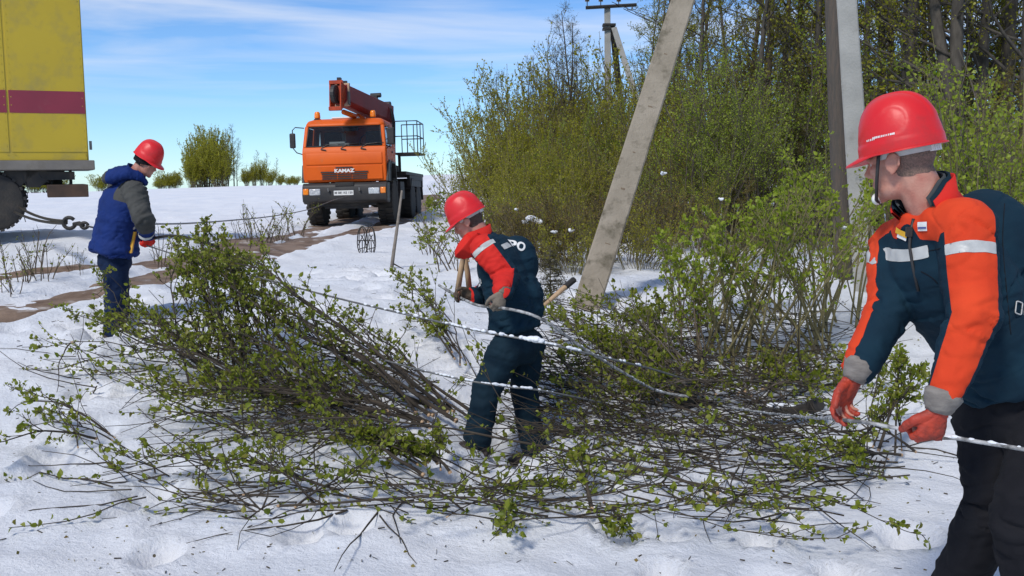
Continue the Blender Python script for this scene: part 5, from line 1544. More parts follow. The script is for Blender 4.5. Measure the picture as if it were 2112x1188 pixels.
sb = MB(); sb.sphere((-.04, 0, .018), .022, 12, 8, (2.2, .9, .6)).sphere((.02, 0, .018), .016, 12, 8, (1.5, .9, .6)); v_, f_ = remesh(sb, .007, 3); tag(tri_obj('snow_crust', [tuple(p) for p in v_ + normals(v_, f_) * np.array([[.008 * noise.noise(Vector(p) * 30)] for p in v_])], tri_list(f_), M_SNOWC, cl_), kind='stuff')
# ------------------------------------------------------------------ plants
M_BARK_OL = pmat('olive_bark', (0.21, 0.18, 0.075), (0.12, 0.10, 0.05), scale=9, rough=0.9, bump=.3, bscale=60)
M_BARK_DK = pmat('dark_bark', (0.055, 0.047, 0.038), (0.105, 0.090, 0.072), scale=7, rough=0.95, bump=.6, bscale=30, stretch=(2, 2, .6))
M_BARK_GR = pmat('grey_twig_bark', (0.135, 0.11, 0.085), (0.085, 0.068, 0.050), scale=9, rough=0.9, bump=.3, bscale=60)
M_BARK_BR = pmat('brown_twig_bark', (0.075, 0.055, 0.036), (0.13, 0.10, 0.062), scale=9, rough=0.9, bump=.3, bscale=60)
M_LF_OLIVE = leaf_mat('olive_leaves', [(0.25, 0.245, 0.010), (0.38, 0.36, 0.020), (0.31, 0.285, 0.020), (0.27, 0.30, 0.016)], .45)
M_LF_FRESH = leaf_mat('fresh_leaves', [(0.19, 0.27, 0.016), (0.32, 0.39, 0.034), (0.25, 0.32, 0.022), (0.36, 0.40, 0.06)], .45)
M_LF_HEAP = leaf_mat('heap_leaves', [(0.13, 0.175, 0.014), (0.24, 0.28, 0.024), (0.19, 0.225, 0.016), (0.31, 0.33, 0.06), (0.20, 0.17, 0.035)], .45)
M_LF_DARK = leaf_mat('dark_needles', [(0.060, 0.064, 0.012), (0.10, 0.09, 0.016), (0.12, 0.095, 0.022), (0.085, 0.088, 0.014)], .25)
M_LF_BROWN = leaf_mat('brown_needles', [(0.18, 0.12, 0.022), (0.15, 0.14, 0.016), (0.22, 0.145, 0.032), (0.18, 0.16, 0.02)], .3)
M_LF_BUD = leaf_mat('pale_buds', [(0.24, 0.22, 0.05), (0.30, 0.27, 0.08), (0.20, 0.18, 0.045), (0.26, 0.20, 0.08)], .38)
M_BARK_HP = pmat('heap_twig_bark', (0.030, 0.023, 0.016), (0.065, 0.050, 0.034), scale=9, rough=0.9, bump=.3, bscale=60)

class Plant:
    """collects tapering stems and leaf points, then writes one mesh each"""
    def __init__(s, seed): s.r = random.Random(seed); s.st = MB(); s.L = []
    def rv(s, k=1.0): return Vector((s.r.gauss(0, k), s.r.gauss(0, k), s.r.gauss(0, k)))
    def path(s, p, d, L, n, wob=.12, up=0.0, droop=0.0):
        pts = [Vector(p)]; d = Vector(d).normalized()
        for i in range(n):
            d = (d + s.rv(wob) + Vector((0, 0, up - droop * i / n))).normalized()
            pts.append(pts[-1] + d * (L / n))
        return pts
    def stem(s, pts, r0, r1, sides=4):
        n = len(pts) - 1
        s.st.tube(pts, [lerp(r0, r1, i / n) for i in range(n + 1)], sides, False)
    def leaves(s, pts, every, size, lo=0.0, cl=1, spread=.6, jit=.01):
        n = len(pts) - 1
        L = sum((pts[i + 1] - pts[i]).length for i in range(n)); k = max(1, int(L * (1 - lo) / every))
        for i in range(k):
            t = lo + (1 - lo) * (i + s.r.random()) / k; x = t * n; j = min(n - 1, int(x))
            p = pts[j].lerp(pts[j + 1], x - j); d = (pts[j + 1] - pts[j]).normalized()
            for _ in range(cl):
                dd = (d * s.r.uniform(.2, .9) + s.rv(spread) + Vector((0, 0, .25))).normalized()
                s.L.append((p + s.rv(jit), dd, size * s.r.uniform(.4, 1.1) * s.r.uniform(.8, 1.35)))
    def leaf_mesh(s, name, wide=.42, fine=False):
        k = len(s.L)
        if k == 0: return None
        p = np.array([tuple(a) for a, b, c in s.L]); d = np.array([tuple(b) for a, b, c in s.L]); z = np.array([c for a, b, c in s.L])[:, None]
        rs = np.random.RandomState(s.r.randrange(1 << 30))
        q = rs.normal(size=(k, 3)); w = np.cross(d, q); w /= np.linalg.norm(w, axis=1)[:, None] + 1e-9; n = np.cross(d, w)
        if not fine:
            v = np.stack([p, p + d * z * .5 + w * z * wide, p + d * z, p + d * z * .5 - w * z * wide + n * z * .12], 1)
            f = np.array([[0, 1, 2], [0, 2, 3]])
        else:
            b = n * z * .14
            v = np.stack([p, p + d * z * .30 + w * z * wide * .85 + b, p + d * z * .68 + w * z * wide * .75 + b, p + d * z * 1.0 - n * z * .12, p + d * z * .68 - w * z * wide * .75 + b, p + d * z * .30 - w * z * wide * .85 + b, p + d * z * .5], 1)
            f = np.array([[0, 1, 6], [1, 2, 6], [2, 3, 6], [3, 4, 6], [4, 5, 6], [5, 0, 6]])
        m = v.shape[1]
        F = (f[None] + (np.arange(k) * m)[:, None, None]).reshape(-1, 3)
        return np_mesh(name, v.reshape(-1, 3), F, smooth=False)
    def finish(s, root, stem_name, leaf_name, bark, leaf, wide=.42, fine=False):
        o = s.st.build(stem_name, bark, root, smooth=True, fix=False)
        tag(o, kind=None)
        m = s.leaf_mesh(leaf_name, wide, fine)
        if m is not None: link(leaf_name, m, leaf, root)
        return root

def willow_bush(seed, H=3.4, stems=22, leaf=.045, every=.07, spread=.55, bark=None, lm=None, twig=6, sub=3):
    """many stems from one foot, fine upright twigs"""
    p = Plant(seed); root = empty('willow_bush')
    for i in range(stems):
        a = p.r.uniform(0, 2 * math.pi); rad = p.r.uniform(.02, .45)
        lean_ = p.r.uniform(.05, spread)
        L = H * p.r.uniform(.55, 1.08)
        b = Vector((math.cos(a) * rad, math.sin(a) * rad, -.1))
        pts = p.path(b, (math.cos(a) * lean_, math.sin(a) * lean_, 1), L, 9, .07, .03)
        p.stem(pts, .016 * H / 3.4 * p.r.uniform(.7, 1.5), .004, 4)
        for k in range(twig):
            t = p.r.uniform(.22, .95); x = t * 9; j = min(8, int(x)); q = pts[j].lerp(pts[j + 1], x - j); d = (pts[j + 1] - pts[j]).normalized()
            tl = L * (1.05 - t) * p.r.uniform(.25, .55) + .2
            tp = p.path(q, d + p.rv(.55), tl, 5, .12, .10)
            p.stem(tp, .0065, .0025, 3); p.leaves(tp, every, leaf, .1, 1)
            for m in range(sub):
                t2 = p.r.uniform(.2, .9); x2 = t2 * 5; j2 = min(4, int(x2)); q2 = tp[j2].lerp(tp[j2 + 1], x2 - j2)
                sp_ = p.path(q2, (tp[j2 + 1] - tp[j2]).normalized() + p.rv(.5), tl * .45, 3, .12, .1)
                p.stem(sp_, .0035, .0018, 3); p.leaves(sp_, every * .8, leaf, 0, 1)
        p.leaves(pts, every * 1.3, leaf, .45, 1)
    return p.finish(root, 'stems', 'foliage', bark or M_BARK_OL, lm or M_LF_OLIVE)

def tall_tree(seed, H=11.0, r0=.13, leaf=.05, every=.16, bark=None, lm=None, lo=.16, nb=34, bl=.34, fork=False):
    p = Plant(seed); root = empty('tall_tree')
    tr = p.path((0, 0, -.2), (p.r.uniform(-.05, .05), p.r.uniform(-.05, .05), 1), H, 14, .035, .03)
    tk = MB(); tk.tube(tr, [lerp(r0, .02, (i / 14) ** .8) for i in range(15)], 9, False)
    tk.build('trunk', bark or M_BARK_DK, root, smooth=True, fix=False)
    if fork:
        f2 = p.path(tr[3] - Vector((0, 0, .02)), (p.r.uniform(-.25, .25), p.r.uniform(-.2, .2), 1), H * .7, 10, .04, .03)
        fk = MB(); fk.tube(f2, [lerp(r0 * .7, .02, i / 10) for i in range(11)], 7, False); fk.build('trunk_fork', bark or M_BARK_DK, root, smooth=True, fix=False)
    for k in range(nb):
        t = lo + (1 - lo) * (k + p.r.random()) / nb; x = t * 14; j = min(13, int(x)); q = tr[j].lerp(tr[j + 1], x - j)
        a = p.r.uniform(0, 2 * math.pi); L = H * bl * (1.05 - t * .8) * p.r.uniform(.5, 1.1)
        bp = p.path(q, (math.cos(a), math.sin(a), p.r.uniform(.15, .9)), L, 7, .12, .06)
        p.stem(bp, r0 * .26 * (1.1 - t) + .006, .004, 4)
        for m in range(9):
            t2 = p.r.uniform(.15, .98); x2 = t2 * 7; j2 = min(6, int(x2)); q2 = bp[j2].lerp(bp[j2 + 1], x2 - j2)
            tp = p.path(q2, (bp[j2 + 1] - bp[j2]).normalized() + p.rv(.6), L * .34 * p.r.uniform(.5, 1.1) + .15, 5, .14, .03)
            p.stem(tp, .007, .0025, 3); p.leaves(tp, every, leaf, .1, 1)
            for u in range(3):
                q3 = tp[p.r.randrange(1, 5)]
                sp_ = p.path(q3, (tp[5] - tp[0]).normalized() + p.rv(.7), .32 * p.r.uniform(.5, 1.2), 3, .15, .02)
                p.stem(sp_, .004, .002, 3); p.leaves(sp_, every * .8, leaf, 0, 1)
    return p.finish(root, 'branches', 'foliage', bark or M_BARK_DK, lm or M_LF_OLIVE)

def spruce(seed, H=6.0, lm=None, dens=1.0, rad=.30):
    p = Plant(seed); root = empty('spruce_tree')
    tr = p.path((0, 0, -.1), (0, 0, 1), H, 10, .012, .02)
    tk = MB(); tk.tube(tr, [lerp(.012 * H, .008, i / 10) for i in range(11)], 7, False); tk.build('trunk', M_BARK_DK, root, smooth=True, fix=False)
    n = int(26 * dens * max(1, H / 4))
    for k in range(n):
        t = .06 + .92 * (k + p.r.random()) / n; z = t * H; q = tr[min(9, int(t * 10))].lerp(tr[min(10, int(t * 10) + 1)], t * 10 % 1)
        for b in range(4):
            a = p.r.uniform(0, 2 * math.pi); L = H * rad * (1 - t) ** .85 * p.r.uniform(.6, 1.1) + .06
            bp = p.path(q, (math.cos(a), math.sin(a), .12), L, 5, .06, -.03)
            p.stem(bp, .008, .003, 3); p.leaves(bp, .03, .055 if H > 2 else .04, .12, 2, .7, .02)
            for m in range(4):
                q3 = bp[p.r.randrange(1, 5)]; sp_ = p.path(q3, (bp[5] - bp[0]).normalized() + p.rv(.6), L * .4, 2, .1, -.04); p.stem(sp_, .004, .002, 3); p.leaves(sp_, .03, .05 if H > 2 else .035, 0, 2, .7, .02)
    return p.finish(root, 'branches', 'foliage', M_BARK_DK, lm or M_LF_DARK, .16)

def place(proto, first, x, y, s, rz, label, group, cat, name=None, dz=0.0, tilt=0):
    o = proto if first else copy_tree(proto)
    o.location = (x, y, gz(x, y) + dz); o.scale = (s, s, s); o.rotation_euler = (R(tilt), 0, rz)
    if name: o.name = name
    tag(o, label, cat, group)
    return o

PR = random.Random(77)
def scatter(protos, spots, labels, group, cat, name=None, used=set()):
    """spots: (photo x of the foot, distance, height wanted, index of the kind)"""
    for px_, d, h, k in spots:
        pr, H = protos[k % len(protos)]
        x = (px_ - 1056) / F_PX * d
        place(pr, pr.name not in used, x, d, h / H * PR.uniform(.93, 1.07), PR.uniform(0, 6.28), labels[k % len(labels)], group[k % len(group)] if isinstance(group, list) else group, cat, None)
        used.add(pr.name)

# --- the thicket on the left of the leaning pole
wb = [(willow_bush(11, 3.4, 26, .048, .045, .55, M_BARK_OL, M_LF_OLIVE, 7, 3), 3.4), (willow_bush(12, 3.4, 22, .048, .048, .75, M_BARK_OL, M_LF_OLIVE, 7, 3), 3.4), (willow_bush(13, 3.4, 26, .040, .12, .45, M_BARK_BR, M_LF_OLIVE, 6, 3), 3.4)]
LBL = ['olive budding willow bush in the thicket behind the leaning pole', 'spreading olive willow bush in the thicket behind the leaning pole', 'slim upright olive willow bush in the thicket behind the leaning pole']
GRP = ['olive willows behind the leaning pole', 'spreading willows behind the leaning pole', 'slim willows behind the leaning pole']
spots = []
for px_, d, h, k in ((985, 26, 2.3, 1), (1010, 25, 3.0, 0), (1035, 26, 3.5, 2), (1062, 24, 3.5, 1), (1090, 26, 3.9, 2), (1110, 22, 3.0, 0), (1135, 25, 3.7, 1), (1165, 27, 4.3, 2), (1185, 23, 3.5, 0), (1205, 25, 3.4, 2), (1235, 24, 2.9, 1), (1265, 26, 2.7, 0), (1290, 23, 2.6, 2), (1320, 25, 3.3, 1), (1345, 21, 3.3, 0),
                     (1040, 21, 1.7, 1), (1085, 20, 2.0, 0), (1130, 19.5, 2.0, 1), (1175, 19, 2.0, 0), (1225, 19, 2.2, 1), (1275, 19, 2.2, 2), (1180, 31, 5.2, 2), (1340, 33, 6.2, 2), (1060, 30, 4.2, 0), (1115, 32, 4.9, 1), (1150, 30, 5.0, 2), (1170, 29, 5.2, 0), (1200, 30, 4.9, 1), (1360, 28, 5.0, 1)):
    spots.append((px_, d, h, k))
scatter(wb, spots, LBL, GRP, 'bush')
# --- the darker mass to the right of it
wr = [(willow_bush(21, 3.2, 26, .040, .060, .6, M_BARK_BR, M_LF_OLIVE, 6, 3), 3.2), (willow_bush(22, 3.2, 20, .045, .075, .7, M_BARK_GR, M_LF_FRESH, 6, 3), 3.2), (spruce(23, 4.5, M_LF_BROWN), 4.5), (spruce(24, 5.0, M_LF_DARK), 5.0)]
LBR = ['brown-stemmed willow bush under the trees right of the leaning pole', 'fresh green bush under the trees right of the leaning pole', 'brownish young spruce in the undergrowth right of the leaning pole', 'dark young spruce in the undergrowth right of the leaning pole']
GRR = ['brown-stemmed willows under the trees', 'fresh green bushes under the trees', 'brownish young spruces', 'dark young spruces']
spots = []
for px_, d, h, k in ((1395, 19, 2.9, 0), (1420, 22, 3.5, 2), (1480, 20, 3.4, 0), (1500, 17, 2.4, 2), (1530, 19, 3.4, 3), (1560, 17.5, 2.8, 1), (1620, 18, 3.2, 3), (1680, 19.5, 3.6, 3), (1690, 16, 2.0, 1), (1730, 20, 3.4, 0), (1850, 17, 3.2, 0), (1900, 20, 3.6, 2), (1950, 17, 3.0, 3), (2000, 19, 3.3, 0), (2060, 17, 3.1, 2), (2110, 19, 3.4, 3), (2170, 16, 3, 0),
                     (1385, 16.5, 1.7, 2), (1450, 15.5, 1.5, 0), (1540, 15, 1.5, 2), (1340, 17.5, 2.0, 1), (1480, 24, 4.4, 1), (1560, 25, 4.6, 0), (1640, 24, 4.4, 2), (1370, 26, 4.4, 0), (1420, 27, 5.0, 1)):
    spots.append((px_, d, h, k))
scatter(wr, spots, LBR, GRR, 'bush')
wy = [(willow_bush(35, 4.4, 9, .046, .055, .22, M_BARK_GR, M_LF_FRESH, 12, 4), 4.4)]
scatter(wy, [(1412, 17.5, 3.5, 0), (1462, 16.5, 2.9, 0), (1520, 18, 4.2, 0), (1575, 17, 3.6, 0), (1625, 18.5, 4.3, 0), (1680, 18, 3.4, 0), (1330, 22, 3.6, 0), (1118, 21, 2.7, 0), (1205, 22, 3.0, 0)], ['slender clump of fresh green saplings before the darker thicket'], 'slender fresh saplings', 'sapling')
# --- the bright leafy bushes behind the foreground worker and before the pale pole
wf = [(willow_bush(31, 2.6, 18, .042, .050, .7, M_BARK_OL, M_LF_FRESH, 7, 4), 2.6), (willow_bush(32, 2.6, 14, .044, .050, .55, M_BARK_GR, M_LF_FRESH, 7, 4), 2.6)]
scatter(wf, [(2010, 10.4, 2.6, 0), (2055, 9.2, 2.3, 1), (2120, 8.6, 2.3, 0), (2180, 9.2, 2.6, 1), (2090, 11.5, 2.9, 1)],
        ['bright green leafy bush behind the back of the foreground worker', 'loose bright green bush behind the back of the foreground worker'], ['bright bushes behind the foreground worker', 'loose bright bushes behind the foreground worker'], 'bush')
# --- the wood behind
tt = [(tall_tree(41, 11, .14, .055, .085), 11), (tall_tree(42, 11, .17, .055, .085, fork=True), 11), (tall_tree(43, 11, .10, .055, .07, M_BARK_BR, M_LF_OLIVE, .1, 44, .28), 11), (tall_tree(44, 11, .12, .050, .20, M_BARK_DK, M_LF_BUD, .12, 44, .30), 11)]
LBT = ['dark-trunked tall tree with sparse young leaves in the wood', 'forked dark tall tree with sparse young leaves in the wood', 'slim brown tall tree with olive leaf haze in the wood', 'nearly bare tall tree with pale buds in the wood']
GRT = ['dark-trunked trees of the wood', 'forked trees of the wood', 'slim brown trees of the wood', 'nearly bare trees of the wood']
spots = []
for px_, d, h, k in ((1385, 30, 8.5, 3), (1430, 27, 8, 3), (1465, 24, 6.5, 2), (1500, 29, 8.5, 3), (1535, 23, 10, 2), (1570, 26, 11, 0), (1600, 22, 10, 2), (1640, 25, 11, 3), (1675, 21, 10, 0), (1710, 27, 12, 3), (1760, 24, 11, 2), (1810, 23, 12, 3), (1868, 19, 11, 1), (1900, 25, 12, 2), (1945, 21, 11, 0), (1965, 17.5, 11, 1), (2010, 18.5, 11.5, 0), (2035, 25, 12, 3), (2062, 19, 11, 1), (2100, 17.5, 11, 0), (2130, 22, 12, 2), (2190, 19, 12, 1),
                     (1395, 23, 6.5, 2), (1440, 22, 7, 0), (1550, 20, 8, 3), (1585, 22, 8, 2), (1655, 23, 9, 2), (1690, 24, 9.5, 2), (1780, 21, 9, 0), (1835, 22, 10, 2), (1915, 21, 10, 2), (1985, 22, 10, 3), (2045, 22, 10, 2), (2085, 21, 10, 2), (1355, 27, 6.5, 0), (1040, 29, 4.2, 3), (1085, 30, 4.6, 3), (1125, 28, 4.6, 3), (1168, 29, 5.6, 3), (1185, 30, 6.3, 3), (1335, 33, 7.2, 2), (1350, 36, 6.5, 2), (1560, 35, 10, 3), (1640, 36, 10, 2), (1730, 35, 11, 0), (1830, 34, 11, 3), (1920, 33, 11, 3), (2010, 32, 11, 3)):
    spots.append((px_, d, h, k))
scatter(tt, spots, LBT, GRT, 'tree')
# --- tiny things far away on the crest
def far(px_, d, h, k, lab, grp, base):
    pr, H = base; x = (px_ - 1056) / F_PX * d
    o = copy_tree(pr); s = h / H; o.location = (x, d, gz(x, d) - .05); o.scale = (s * k, s * k, s); o.rotation_euler = (0, 0, PR.uniform(0, 6)); tag(o, lab, 'tree' if h > 3 else 'bush', grp)
    return o
fb = (willow_bush(51, 3.4, 44, .10, .085, .55, M_BARK_BR, M_LF_OLIVE, 8, 4), 3.4)
used_f = [False]
def farb(px_, d, h, k, lab, grp=None):
    if not used_f[0]:
        o = fb[0]; used_f[0] = True; x = (px_ - 1056) / F_PX * d; s = h / 3.4; o.location = (x, d, gz(x, d) - .05); o.scale = (s * k, s * k, s); tag(o, lab, 'tree' if h > 3 else 'bush', grp); return o
    return far(px_, d, h, k, lab, grp, fb)
for px_, d, h, k in ((399, 78, 3.2, .55), (414, 80, 4.4, .50), (431, 79, 5.1, .52), (450, 81, 4.8, .50), (430, 76, 3.9, .75), (468, 79, 3.6, .55), (408, 75, 2.5, .8), (452, 75, 2.8, .8)):
    farb(px_, d, h, k, 'dense olive tree in the clump on the far snow crest', 'clump of trees on the crest')
for px_, d, h in ((486, 80, 4.9), (474, 78, 4.5), (462, 79, 4.6), (492, 79, 3.8), (530, 78, 2.8), (552, 79, 2.6), (572, 79, 2.2)):
    pr, H = tt[3]; far(px_, d, h, 1.0, 'bare thin tree among the olive trees on the far crest', 'bare trees on the crest', (pr, H))
for px_, d, h, k in ((512, 76, 1.5, .8), (527, 76, 1.9, .6), (543, 77, 2.1, .5), (560, 76, 1.4, .8), (580, 76, 1.0, .9), (598, 76, .8, 1.2), (612, 76, .8, 1.2), (350, 76, 1.5, 1.2), (365, 76, 1.3, 1.3), (335, 77, 1.1, 1.3), (75, 76, 1.6, 1.5), (100, 76, 1.8, 1.4), (122, 77, 1.6, 1.4), (212, 76, 1.4, 1.2)):
    farb(px_, d, h, k, 'low shrub on the far snow crest', 'low shrubs along the snow crest')

# --- sparse shoots standing in the snow on the left and in mid distance
def shoots(seed, H, n, lf=0, spread=.35, bark=None, leaf=.04):
    p = Plant(seed); root = empty('bare_shoots')
    for i in range(n):
        a = p.r.uniform(0, 6.28); rad = p.r.uniform(0, .22); L = H * p.r.uniform(.5, 1.05)
        pts = p.path((math.cos(a) * rad, math.sin(a) * rad, -.05), (math.cos(a) * spread, math.sin(a) * spread * .5, 1), L, 6, .10, .02)
        p.stem(pts, .009, .003, 4)
        for k in range(4):
            j = p.r.randrange(2, 6); tp = p.path(pts[j], (pts[j] - pts[j - 1]).normalized() + p.rv(.6), L * .3, 3, .15, .04); p.stem(tp, .004, .002, 3)
            if lf: p.leaves(tp, lf, leaf, .1, 1)
        if lf: p.leaves(pts, lf * 1.5, leaf, .4, 1)
    return p.finish(root, 'stems', 'foliage', bark or M_BARK_BR, M_LF_HEAP)
sh_ = [(shoots(61, .75, 9, .10), .75), (shoots(62, .75, 6, .05, .6), .75), (shoots(63, .75, 3, 0, .08), .75)]
LBS = ['thin shoots with few leaves in the open snow', 'small leafy shoots leaning over the open snow', 'bare dry stalks in the open snow']
GRS = ['thin shoots in the open snow', 'leafy shoots in the open snow', 'bare stalks in the open snow']
scatter(sh_, [(45, 11.5, .62, 0), (85, 11.8, .6, 0), (25, 11.0, .45, 1), (65, 12.2, .75, 2), (150, 12.6, .34, 0), (165, 12.3, .28, 2), (325, 14, .75, 2), (331, 13.5, .62, 2), (522, 18, .85, 0), (548, 18, .8, 1), (590, 19, .75, 1), (615, 20, .8, 1), (490, 18, .5, 2), (440, 17.5, .45, 2), (572, 18.5, .5, 0),
              (910, 33, 1.2, 2), (930, 30, 1.1, 2), (950, 28, 1.4, 0), (975, 22, 1.1, 0), (890, 16, .6, 0), (915, 14, .8, 1), (940, 13, .9, 1)], LBS, GRS, 'shrub')
# --- small spruces by the leaning pole and brown low bushes with snow caught in them
sp0 = spruce(71, 1.0, M_LF_DARK, 1.0, .34); sp0.name = 'spruce_sapling'
place(sp0, True, (1136 - 1056) / F_PX * 9.8, 9.8, .62, 0, 'small dark spruce sapling in the snow behind the middle worker', None, 'sapling')
wl_ = [(willow_bush(72, 1.4, 30, .034, .045, 1.0, M_BARK_BR, M_LF_BROWN, 6, 3), 1.4), (willow_bush(73, 1.4, 26, .036, .05, .9, M_BARK_OL, M_LF_OLIVE, 6, 3), 1.4)]
scatter(wl_, [(1110, 13.5, 1.0, 0), (1150, 13, .95, 0), (1185, 12.5, .85, 1), (1070, 14.5, 1.0, 1), (1130, 15, 1.2, 1), (1210, 14, 1.1, 0), (1330, 13.0, .9, 1), (1300, 14, 1.2, 0)],
        ['low brown bush with snow caught in it behind the middle worker', 'low olive bush with snow caught in it behind the middle worker'], ['low brown bushes behind the middle worker', 'low olive bushes behind the middle worker'], 'bush')
for k, (px_, py_, d, r_) in enumerate(((1095, 452, 13.2, .07), (1110, 457, 13.2, .055), (1082, 458, 13.3, .04), (1153, 500, 12.8, .035), (1180, 475, 12.5, .03), (1064, 432, 14, .03), (1145, 478, 12.6, .03), (1062, 490, 13.2, .04), (1370, 357, 16, .04), (1488, 410, 15, .035), (1318, 524, 11, .09), (1330, 530, 11, .07), (1510, 555, 8.5, .09), (1532, 562, 8.5, .06), (1745, 470, 9.0, .025), (1470, 640, 6.8, .05))):
    mb = MB(); rr = random.Random(k)
    c9 = P(px_, py_, d) if py_ < 510 else Pg(px_, py_, r_ * .3)
    for _ in range(4): mb.sphere(c9 + V3(rr.uniform(-1, 1) * r_, rr.uniform(-1, 1) * r_, rr.uniform(-.3, .3) * r_), r_ * rr.uniform(.5, .9), 8, 6, (1.2, 1, .7))
    v_, f_ = remesh(mb, r_ * .16, 2); v_ = v_ + normals(v_, f_) * np.array([[r_ * .25 * noise.noise(Vector(p) * (1.5 / r_))] for p in v_])
    tag(tri_obj('snow_clump', [tuple(p) for p in v_], tri_list(f_), M_SNOWC, None), 'small clump of snow caught on twigs', 'snow clump', 'snow clumps caught on twigs')
# ------------------------------------------------------------------ felled branches in the foreground
BR = random.Random(404)
def branch(seed, a, b, lift, r0, leafy=1.0, side=14, leaf=.045, bark=None, lm=None, lo=.35, name='cut_branch', wob=.05, tw=.42, cl=2, thick=.35, sub=2):
    """one felled branch from its butt a to its tip b, with side twigs and leaves"""
    a, b = Vector(a), Vector(b); p = Plant(seed); L = (b - a).length
    root = empty(name, a)
    n = 12; pts = []
    off = p.rv(L * .04); off.z = abs(off.z)
    for i in range(n + 1):
        t = i / n
        q = (b - a) * t + V3(0, 0, lift * 4 * t * (1 - t)) + off * math.sin(t * math.pi) + V3(noise.noise(V3(seed * 1.7, t * 4, 0)), noise.noise(V3(seed * 1.7, t * 4, 9)), noise.noise(V3(seed * 1.7, t * 4, 5))) * wob * L * t ** .5 * (1 if i else 0)
        pts.append(q)
    r0 *= .8 * p.r.uniform(.65, 1.45); p.stem(pts, r0, .0022, 6)
    dc = (pts[1] - pts[0]).normalized(); MB().tube([pts[0] - dc * .003, pts[0] + dc * .012], r0 * 1.06, 7).build('cut_end', M_BARKW, root)
    for k in range(side):
        t = lo * .7 + (1 - lo * .7) * (k + p.r.random()) / side; x = t * n; j = min(n - 1, int(x)); q = pts[j].lerp(pts[j + 1], x - j); d = (pts[j + 1] - pts[j]).normalized()
        tl = L * tw * (1.12 - t) * p.r.uniform(.5, 1.1) + .06
        tp = p.path(q, d + p.rv(.42), tl, 6, .10, .05)
        p.stem(tp, r0 * thick * (1.1 - t) + .002, .0018, 4)
        if leafy: p.leaves(tp, .085 / leafy, leaf, .45, cl + 1, .6, .008)
        for m in range(sub):
            q3 = tp[p.r.randrange(1, 6)]; sp_ = p.path(q3, (tp[6] - tp[0]).normalized() + p.rv(.5), tl * .45, 4, .12, .05); p.stem(sp_, .0028, .0015, 3)
            if leafy: p.leaves(sp_, .08 / leafy, leaf, .30, cl + 1, .6, .008)
    if leafy: p.leaves(pts, .08 / leafy, leaf, max(lo, .75), cl + 1, .6, .008)
    return p.finish(root, 'stem', 'leaves', bark or M_BARK_BR, lm or M_LF_HEAP, .36, True)

def heap(n, bases, tips, lift, r0, label, group, cat='branch', leafy=1.0, **kw):
    for i in range(n):
        ba, bb = BR.choice(bases); ta, tb = BR.choice(tips)
        u, w_ = BR.random(), BR.random()
        PP = lambda a_, b_, t_: Pg(lerp(a_[0], b_[0], t_), lerp(a_[1], b_[1], t_), lerp(a_[2], b_[2], t_)) if a_[2] < 2.2 else P(*a_).lerp(P(*b_), t_)
        A = PP(ba, bb, u); B = PP(ta, tb, w_)
        A.y += BR.uniform(-.2, .2); B.y += BR.uniform(-.25, .25)
        A.z = max(A.z, gz(A.x, A.y) + .01); B.z = max(B.z + BR.uniform(-.05, .08), gz(B.x, B.y) + .03)
        o = branch(BR.randrange(10 ** 6), A, B, BR.uniform(*lift), BR.uniform(*r0), leafy * BR.uniform(.7, 1.2), **kw)
        tag(o, label, cat, group)

# the big heap: butts lie by the middle worker, leafy tips reach left and stand up at its far end
K = dict(cl=3, leaf=.036)
B2 = M_BARK_HP
heap(10, [((560, 800, .12), (930, 850, .10))], [((400, 462, 1.05), (455, 448, 1.12)), ((370, 520, .88), (440, 495, .98)), ((430, 560, .75), (520, 520, .8))], (-.05, .10), (.011, .018), 'long felled branch rising to the leafy peak of the heap', 'branches rising to the peak of the heap', leafy=1.2, lo=.35, side=13, tw=.20, bark=B2, **K)
heap(9, [((400, 790, .1), (600, 810, .1))], [((375, 500, .92), (470, 470, 1.02)), ((330, 580, .7), (440, 540, .85))], (-.04, .06), (.009, .014), 'leafy branch standing steeply in the heap', 'steep leafy branches in the heap', leafy=1.5, lo=.2, side=15, tw=.22, bark=B2, **K)
for ax_, ay_, tx_, ty_, th_ in ((470, 760, 428, 446, 1.10), (450, 740, 405, 478, 1.0), (500, 750, 462, 482, 1.0), (520, 740, 500, 530, .85), (430, 750, 372, 540, .85), (560, 730, 545, 500, .80)):
    o = branch(BR.randrange(10 ** 6), Pg(ax_, ay_, .15), Pg(tx_, ty_, th_), .03, .014, 1.8, 17, wob=.02, lo=.2, tw=.20, bark=B2, **K)
    tag(o, 'tall upright leafy shoot at the very peak of the heap', 'branch', 'upright shoots at the peak of the heap')
heap(10, [((420, 800, .10), (760, 850, .10))], [((105, 590, .45), (240, 545, .62)), ((70, 700, .30), (200, 640, .42)), ((180, 700, .32), (300, 610, .52))], (-.03, .08), (.009, .015), 'felled leafy branch fanning out to the left of the heap', 'branches fanning left', leafy=.8, lo=.35, side=11, tw=.18, bark=B2, **K)
heap(11, [((700, 860, .12), (940, 890, .10))], [((330, 710, .42), (520, 700, .48)), ((430, 770, .32), (640, 750, .38)), ((280, 790, .25), (480, 830, .22))], (.0, .09), (.009, .015), 'felled leafy branch in the dense middle of the heap', 'branches in the middle of the heap', leafy=1.25, lo=.25, side=13, tw=.20, bark=B2, **K)
heap(13, [((800, 840, .08), (985, 860, .08))], [((430, 520, .85), (560, 600, .55)), ((520, 650, .45), (680, 690, .35)), ((480, 560, .7), (620, 650, .45)), ((640, 640, .35), (800, 710, .25))], (-.06, .05), (.009, .015), 'long bare dark branch sweeping down through the heap', 'bare sweeping branches', leafy=.14, lo=.35, side=10, tw=.15, wob=.035, bark=B2, **K)
